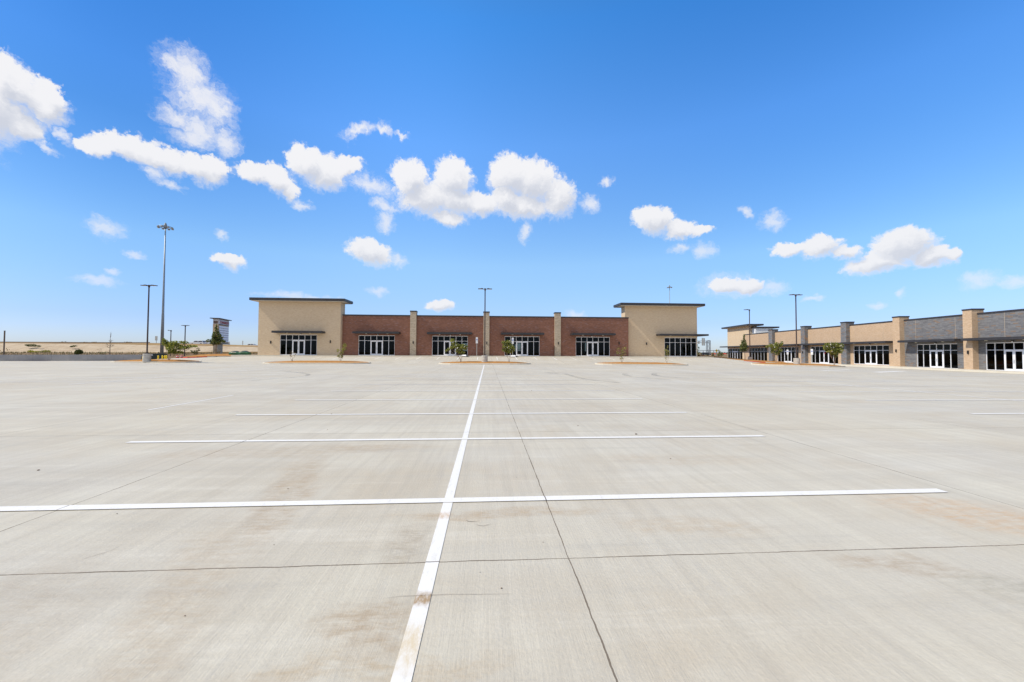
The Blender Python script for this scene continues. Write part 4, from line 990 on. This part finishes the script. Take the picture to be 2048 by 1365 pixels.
# green containers near the building's left end
def container(label, px, py, Y, w_, tm):
    p = atY(px, py, Y); root = empty('recycling_container', p, .1, label, 'container', 'low green containers left of the building')
    rings = []
    for t in range(9):
        a = pi*t/8; x = -cos(a); s_ = .72+.28*sin(a); rings.append([(x*w_/2, .55*s_*c_, z*s_) for c_, z in ((-1, -.05), (-1.05, .35), (-.8, .52), (.8, .52), (1.05, .35), (1, -.05))])
    MB().ring(rings).build('body', M['green'], root, smooth=False)
    MB().ring([[(x*w_*.32, y*.4, .52+z) for y, z in ((-1, 0), (-.7, .12*(1-x*x)+.02), (.7, .12*(1-x*x)+.02), (1, 0))] for x in (-1, -.5, 0, .5, 1)]).build('lid', M['tarp'], root)
    MB().tube([(x*w_*.22, -.60, .36+.1*(1-x*x)) for x in (-1, -.6, -.2, .2, .6, 1)], .035, 6).build('handle', M[tm], root)
container('low green rounded container with a white hoop, nearer the monument sign', 470.5, 710.3, 66, 1.55, 'white')
container('low green rounded container, nearest the left tan tower', 489.5, 710, 66, 1.50, 'green')
# orange barrels / hydrants by the far driveway
for i, (px, py, s_, lb) in enumerate([(355, 715.6, 1., 'low orange barrel on the verge, left of the red kerb'), (363.5, 715.2, 1., 'low orange barrel on the verge, nearest the far lamp post')]):
    p = atY(px, py, 66); root = empty('traffic_barrel', (p.x, p.y, p.z-.1), 0, lb, 'barrel', 'orange barrels on the verge')
    MB().lathe([(.20, 0), (.19, .25), (.16, .27), (.16, .42), (.05, .46)], 14).build('body', M['redpaint'], root)
    MB().lathe([(.197, .26), (.168, .285), (.165, .34)], 14).build('band', M['white'], root)

# monument sign
q0 = atY(435, 709.7, 90); q1 = atY(456.3, 709, 96)
ths = math.atan2(q1.y-q0.y, q1.x-q0.x); SLn = (Vector(q1)-Vector(q0)).length; zb = q0.z
sg = empty('monument_sign', (q0.x, q0.y, zb), ths, 'tall monument sign with red lettering and white tenant panels', 'sign')
FS = Frame(sg, q0.x, q0.y, zb, ths)
TH_ = 1.0; zB = FS.w(437, 688.2)[1]; zT = FS.w(437, 638)[1]
MB().box(.1, SLn*.5, .1, .9, -.5, zB).build('column', M['pil'], sg)
MB().box(-.25, SLn+.3, -.25, TH_+.25, zB-.02, zB+.16).build('ledge', M['bronze'], sg)
z1_ = FS.w(437, 648.6)[1]
MB().box(0, SLn, 0, TH_, zB+.163, z1_).build('body', M['tan'], sg)
MB().box(0.02, SLn-.02, .02, TH_-.02, z1_+.003, zT-.003).build('crown_block', M['signgrey'], sg)
MB().box(-.02, .01, .1, TH_-.1, z1_+.1, zT-.5).build('side_band', M['umber'], sg)
MB().box(-.5, SLn+.45, -.45, TH_+.45, zT, zT+.16).build('cap', M['bronze'], sg, bevel=.02)
cab = MB().box(.25, SLn-.1, -.10, .015, z1_+.05, zT-.25).build('name_panel', M['signgrey'], sg, bevel=.02)
MB().box(.25, SLn-.1, -.105, -.06, z1_-.10, z1_+.04).build('panel_trim', M['black'], sg)
hh = (zT-.25-z1_-.05); zc = z1_+.05+hh/2
em = MB(); em.ring([[(1.05+hh*.36*cos(a*pi/10), y, zc+hh*.40*sin(a*pi/10)) for a in range(20)] for y in (-.135, -.102)]); em.build('logo', M['signred'], sg)
MB().ring([[(1.05+x*hh, y, zc+z*hh) for x, z in ((-.02, -.3), (.12, -.22), (.26, .34), (.16, .36), (.07, .02), (.0, .34), (-.09, .33), (-.10, -.12))] for y in (-.15, -.137)]).build('logo_mark', M['white'], sg)
def text_mesh(s, size, ext, bold=.0):
    cu = bpy.data.curves.new('lettering', 'FONT'); cu.body = s; cu.size = size; cu.extrude = ext; cu.offset = bold; cu.align_x = 'LEFT'
    o = bpy.data.objects.new('tmp', cu); COL.objects.link(o); bpy.context.view_layer.update()
    me = bpy.data.meshes.new_from_object(o.evaluated_get(bpy.context.evaluated_depsgraph_get())); bpy.data.objects.remove(o); return me
me = text_mesh('MARKET', hh*.82, .02, .035); me.materials.append(M['signred'])
lo = bpy.data.objects.new('lettering', me); COL.objects.link(lo); lo.parent = sg
wtx = max(v.co.x for v in me.vertices); lo.rotation_euler = (pi/2, 0, 0); lo.location = (1.05+hh*.45, -.125, zc-hh*.30); lo.scale = ((SLn-.25-(1.05+hh*.45))/wtx, 1, 1)
pz1 = z1_-.3; pz0 = zB+.45; MB().box(.28, SLn-.2, -.06, .0, pz0, pz1).build('panel_frame', M['black'], sg)
rows = 7; rh_ = (pz1-pz0)/rows; xa, xb = .34, SLn-.26; xm = xa+(xb-xa)*.47
for r_ in range(rows):
    zt_ = pz1-r_*rh_-.04; zl = zt_-rh_+.08
    if r_ == 0: MB().box(xa, xb, -.085, -.061, zl, zt_).build('tenant_panel', M['signwhite'], sg)
    else:
        MB().box(xa, xm-.04, -.085, -.061, zl, zt_).build('tenant_panel', M['signwhite'], sg); MB().box(xm+.04, xb, -.085, -.061, zl, zt_).build('tenant_panel', M['signwhite'], sg)

# ------------------------------------------------------------------ vehicles
def vehicle(name, label, cat, kind, paint, loc, rz, group=None):
    root = empty(name, loc, rz, label, cat, group)
    if kind == 'suv': body = [(-2.35, .35), (-2.4, .95), (-2.2, 1.05), (-1.0, 1.12), (1.9, 1.12), (2.35, 1.0), (2.4, .35)]; cabn = [(-1.45, 1.1), (-.75, 1.72), (1.75, 1.74), (2.2, 1.1)]
    elif kind == 'sedan': body = [(-2.3, .3), (-2.35, .75), (-1.1, .95), (1.5, 1.0), (2.3, .92), (2.35, .3)]; cabn = [(-1.2, .93), (-.45, 1.42), (.9, 1.45), (1.75, .97)]
    else: body = [(-2.8, .4), (-2.85, 1.05), (-1.3, 1.2), (.9, 1.2), (2.8, 1.22), (2.85, .4)]; cabn = [(-1.35, 1.18), (-.75, 1.85), (.75, 1.87), (.95, 1.18)]
    def loft(prof, w0, w1):
        zs = [z for _, z in prof]; z0, z1 = min(zs), max(zs)
        def ww(z): return w0+(w1-w0)*((z-z0)/(z1-z0))**2
        return MB().ring([[(x, s_*ww(z), z) for x, z in prof] for s_ in (-1, 1)])
    loft(body, .93, .90).build('body', M[paint], root, bevel=.07)
    c2 = loft(cabn, .86, .68).build('cabin', M[paint], root, bevel=.05)
    zt = max(z for _, z in cabn); zb_ = min(z for _, z in cabn)
    gm = MB(); t0, t1 = .18, .82; A, B_, C_, D_ = cabn
    def lp(p, q, t): return (p[0]+(q[0]-p[0])*t, p[1]+(q[1]-p[1])*t)
    a, b_, c_, d_ = lp(A, B_, t0), lp(A, B_, t1), lp(D_, C_, t1), lp(D_, C_, t0)
    mid = (a[0]+d_[0])/2
    def wz(z): return .86+(.68-.86)*((z-zb_)/(zt-zb_))**2+.015
    for s_ in (-1, 1):
        for (l, r) in ((.04, .47), (.53, .96)):
            q = [lp(a, d_, l), lp(a, d_, r), lp(b_, c_, r), lp(b_, c_, l)]; gm.face([(x, s_*wz(z), z) for x, z in q])
    for (p_, q_) in ((A, B_), (D_, C_)):
        e, f_ = lp(p_, q_, .15), lp(p_, q_, .85); sx_ = -.03 if p_ is A else .03
        gm.face([(e[0]+sx_, -.7, e[1]), (e[0]+sx_, .7, e[1]), (f_[0]+sx_, .6, f_[1]), (f_[0]+sx_, -.6, f_[1])])
    gm.build('window', M['carglass'], root)
    wx = 1.5 if kind != 'pickup' else 1.8
    for x in (-wx, wx):
        for s_ in (-1, 1):
            wh = MB(); wh.ring([[(x+r*cos(2*pi*k/20), y, .36+r*sin(2*pi*k/20)) for k in range(20)] for r, y in ((.30, s_*.72), (.36, s_*.74), (.36, s_*.92), (.30, s_*.95))])
            wo_ = wh.build('wheel', M['tyre'], root)
            MB().ring([[(x+r*cos(2*pi*k/14), y, .36+r*sin(2*pi*k/14)) for k in range(14)] for r, y in ((.22, s_*.94), (.20, s_*.965))]).build('rim', M['rim'], wo_)
    zl = body[1][1]-.18
    for s_ in (-1, 1):
        MB().box(body[1][0]-.02, body[1][0]+.1, s_*.55-.16, s_*.55+.16, zl-.08, zl+.06).build('headlight', M['chrome'], root)
        MB().box(-body[1][0]-.1, -body[1][0]+.03, s_*.62-.12, s_*.62+.12, zl-.1, zl+.1).build('tail_light', M['signred'], root)
    return root
gc = 'vehicles on the raised highway'
def onroad(px, py, Y): p = atY(px, py, Y); return p
p = onroad(396, 690.6, 158); vehicle('pickup_truck', 'white pickup on the highway crest, left of the second white car', 'pickup', 'suv', 'carwhite', (p.x, p.y, p.z), .1, gc)
p = onroad(413.5, 690.8, 161); vehicle('pickup_truck', 'white pickup on the crest just left of the pyramidal tree', 'pickup', 'pickup', 'carwhite', (p.x, p.y, p.z), .1, gc)
p = onroad(502, 695.4, 158); vehicle('parked_car', 'low white car on the highway crest beside the left tan tower', 'car', 'sedan', 'carwhite', (p.x, p.y, p.z), .05, gc)
p = onroad(1412, 712, 195); vehicle('parked_car', 'dark car on the road beyond the gap between the buildings', 'car', 'suv', 'cardark', (p.x, p.y, p.z), pi+.05)

def road_sign(label, px, yb, yt, Y, w_, h_, m_='steelback', posts=1, shape='rect', gz_=None, group='distant highway signs seen from behind'):
    b_ = atY(px, yb, Y); H = (yb-yt)*Y/FPX; root = empty('road_sign', b_, 0, label, 'road sign', group)
    mb = MB()
    for x in ((0,) if posts == 1 else (-w_*.3, w_*.3)): mb.box(x-.06, x+.06, -.03, .06, -1, H-.1)
    mb.build('post', M['galv'], root)
    if shape == 'rect': MB().box(-w_/2, w_/2, -.09, -.035, H-h_, H).build('plate', M[m_], root, bevel=.02)
    else: MB().ring([[(w_/2*1.1*cos(a*pi/2), y, H-h_/2+h_/2*1.1*sin(a*pi/2)) for a in range(4)] for y in (-.09, -.035)]).build('plate', M[m_], root, bevel=.03)
road_sign('grey rectangular road sign standing left of the tall mast', 312.5, 688, 673.5, 165, .95, 1.75)
road_sign('small square grey sign right of the monument sign', 457.8, 690, 684.3, 160, .7, .65)
road_sign('thin grey sign on the crest between monument sign and tan tower', 485.5, 691, 682.3, 160, .35, 1.3)
road_sign('yellow diamond warning sign in the gap between the buildings', 1433, 712, 698.6, 92, .66, .68, 'yellow', shape='diamond', group='roadside signs beyond the driveway')

# overhead sign gantry
Yg = 228
A_ = atY(1418, 712, Yg); k = Yg/FPX
gt = empty('sign_gantry', A_, 0, 'steel overhead sign gantry with lattice tower beyond the gap', 'gantry')
H = (712-680.5)*k; xw = 6.2*k/2
mb = MB()
for x in (-xw, xw): mb.tube([(x, 0, -1), (x, 0, H)], .2, 6); mb.tube([(x, 1.2, -1), (x, 1.2, H)], .2, 6)
nb = 8
for i in range(nb):
    z0_, z1_ = H*i/nb, H*(i+1)/nb; mb.tube([(-xw if i % 2 else xw, 0, z0_), (xw if i % 2 else -xw, 0, z1_)], .07, 4)
mb.tube([(-xw, 0, H), (xw, 0, H)], .16, 5).tube([(-xw, 0, H-5.2*k), (xw, 0, H-5.2*k)], .12, 5); mb.build('tower', M['galv'], gt)
mb = MB(); xl = (1385-1418)*k
mb.tube([(xl, 0, H-.9*k), (0, 0, H-.9*k)], .14, 5).tube([(xl, 0, H-4.8*k), (0, 0, H-4.8*k)], .14, 5)
for i in range(8): x0_, x1_ = xl*i/8, xl*(i+1)/8; mb.tube([(x0_, 0, H-.9*k if i % 2 else H-4.8*k), (x1_, 0, H-4.8*k if i % 2 else H-.9*k)], .06, 4)
mb.build('truss_beam', M['galv'], gt)
for (a, b_, c_, d_) in [(1402.2, 1405.2, 675.3, 691), (1405.8, 1408.8, 675.5, 691), (1393.5, 1397.5, 682.5, 687.5)]:
    MB().box((a-1418)*k, (b_-1418)*k, -.35, -.25, (712-d_)*k, (712-c_)*k).build('sign_panel', M['steelback'], gt)
# railing
r0, r1 = atY(1396, 712, 88), atY(1438, 712, 88)
rl_ = empty('railing', r0, 0, 'dark pipe railing beyond the driveway between the two buildings', 'railing')
Lr = r1.x-r0.x; kk = 88/FPX; mb = MB()
for i in range(5): mb.tube([(Lr*i/4, 0, -.5), (Lr*i/4, 0, 10.6*kk)], .05, 6)
mb.build('posts', M['black'], rl_)
MB().tube([(-3, 0, 10.6*kk), (Lr, 0, 10.9*kk)], .05, 6).tube([(-3, 0, 6.3*kk), (Lr, 0, 6.5*kk)], .04, 6).build('rails', M['black'], rl_)
# low stones along the verge
ps = None
for i, (px, lb) in enumerate([(1402.3, 'pale stone nearest the evergreen at the tower corner'), (1411.2, 'pale stone in front of the dark car'), (1420.6, 'pale stone left of the tiny dark evergreen')]):
    p = atY(px, 713, 74)
    if ps is None:
        mb = MB(); mb.ring([[(r*cos(2*pi*q/7)*(1+.15*sin(q*2.1)), r*sin(2*pi*q/7), z) for q in range(7)] for r, z in ((.16, -.1), (.19, .05), (.13, .18), (.05, .22))]); ps = mb.build('boulder', M['stone']); o = ps
    else: o = ps.copy(); COL.objects.link(o)
    o.location = (p.x, p.y, p.z+.02); tag(o, lb, 'stone', 'pale stones along the far verge')
# distant red-roofed sheds on the right horizon
for (px, w_, lb, Y) in [(1452, 3, 'far low red-roofed shed, just left of the cream tower', 330), (1431, 2.5, 'far low red-roofed shed seen below the yellow sign', 330)]:
    p = atY(px, 710.5, Y); root = empty('shed', (p.x, p.y, p.z), 0, lb, 'shed', 'distant sheds'); kx = Y/FPX
    MB().box(-w_*kx/2, w_*kx/2, 0, 5, -1, .7).build('wall', M['soffit'], root)
    MB().ring([[(x, -.3, .7), (x, 2.5, 1.5), (x, 5.3, .7)] for x in (-w_*kx/2-.3, w_*kx/2+.3)]).build('roof', M['redpaint'], root)
# tree line on the far horizon
for i, (px, Y, lb) in enumerate([(1449, 420, 'dark tree clump on the horizon left of the cream tower'), (1453.5, 430, 'dark tree clump on the horizon touching the cream tower'), (1444, 400, 'dark tree clump on the horizon right of the leaning evergreen')]):
    plant('distant_tree', lb, 'tree', (px, 708), Y, [(px, 706.4, 2.2, 1.), (px+1.5, 706.8, 1.5, .7)], 'leaf_bu', .7, 500, 1, 'barkd', rad=.2, group='trees on the right horizon')

# loose grit, twigs and pebbles near the camera
mb = MB(); random.seed(3)
for (px, py, s_) in [(1003, 1177, .009), (1086, 1085, .006), (1272, 869, .03), (370, 1232, .006), (576, 978, .01), (234, 1028, .008), (1156, 852, .02), (1063, 782, .03), (663, 829, .03), (960, 1145, .005), (548, 1090, .006), (655, 860, .012), (1033, 955, .006), (1341, 918, .015), (77, 941, .02)]:
    p = atZ(px, py, .002); n = 6; s_ *= .62
    mb.ring([[(p.x+s_*r*cos(2*pi*q/n)*random.uniform(.8, 1.5), p.y+s_*r*sin(2*pi*q/n), p.z+s_*z) for q in range(n)] for r, z in ((1, 0), (.9, .5), (.3, .8))])
tag(mb.build('grit', M['barkd']), 'scattered dark grit and pebbles on the foreground concrete', 'grit', kind='stuff')
# hairline cracks
def crack(pts, wd=.006):
    P_ = [atZ(a, b_, 0) for a, b_ in pts]; mb = MB(); q = []
    for i, p in enumerate(P_):
        d = (P_[min(i+1, len(P_)-1)]-P_[max(i-1, 0)]).normalized(); nn = Vector((-d.y, d.x, 0)); w_ = wd*(.2+sin(pi*i/(len(P_)-1)))*random.uniform(.6, 1.2)/2
        q.append([(p.x+nn.x*w_, p.y+nn.y*w_, .004), (p.x-nn.x*w_, p.y-nn.y*w_, .004)])
    for a, b_ in zip(q, q[1:]): mb.face([a[0], a[1], b_[1], b_[0]])
    tag(mb.build('crack', M['barkd']), kind='structure')
crack([(932, 1042), (937, 1044), (945, 1044.4), (957, 1044)]); crack([(950, 1050), (958, 1052), (966, 1053), (975, 1051), (984, 1049)], .004)
crack([(158, 1123), (180, 1115), (205, 1108), (226, 1101), (244, 1090)], .003); crack([(765, 1199), (800, 1194), (850, 1192), (900, 1190), (960, 1190), (1024, 1189)], .0022)
# tyre marks
def tyre(pts, wd, Z=0):
    mb = MB(); P_ = [atZ(a, b_, 0) for a, b_ in pts]; S = []
    for a, b_, c_, d_ in zip([P_[0]]+P_[:-2], P_[:-1], P_[1:], P_[2:]+[P_[-1]]):
        for t in (0, .25, .5, .75): S.append(.5*((2*b_)+(c_-a)*t+(2*a-5*b_+4*c_-d_)*t*t+(3*b_-a-3*c_+d_)*t**3))
    S.append(P_[-1])
    for i in range(len(S)-1):
        d = (S[i+1]-S[i]).normalized(); nn = Vector((-d.y, d.x, 0))*wd/2
        a, b_ = S[i], S[i+1]; mb.face([(a.x-nn.x, a.y-nn.y, gz(a.x, a.y)+.004), (b_.x-nn.x, b_.y-nn.y, gz(b_.x, b_.y)+.004), (b_.x+nn.x, b_.y+nn.y, gz(b_.x, b_.y)+.004), (a.x+nn.x, a.y+nn.y, gz(a.x, a.y)+.004)])
    tag(mb.build('tyre_mark', M['tyremark']), kind='structure')
mt, T, b = mat('tyre_mark', (.16, .155, .15), .8); co = obj_co(T)
tr = T.n('ShaderNodeBsdfTransparent'); mx = T.n('ShaderNodeMixShader')
T.L.new(T.mr(T.noise(T.map(co, (1, 1, 1)), 1.3, 6, .75), .38, .68, .0, .42), mx.inputs[0]); T.L.new(tr.outputs[0], mx.inputs[1]); T.L.new(b.outputs[0], mx.inputs[2]); T.L.new(mx.outputs[0], T.N['Material Output'].inputs[0]); M['tyremark'] = mt
tyre([(1060, 744.5), (1090, 745), (1110, 746.5), (1114, 747.5), (1095, 746.8)], .3)
tyre([(1250, 748), (1252, 751), (1275, 755), (1340, 760)], .35); tyre([(1310, 747), (1308, 750), (1325, 753.5), (1380, 757)], .35)
tyre([(560, 742), (600, 746), (617, 750), (600, 754), (560, 757), (500, 762)], .25)
tyre([(1130, 748), (1150, 754), (1180, 760), (1240, 766)], .3)
print('objects', len(bpy.data.objects))
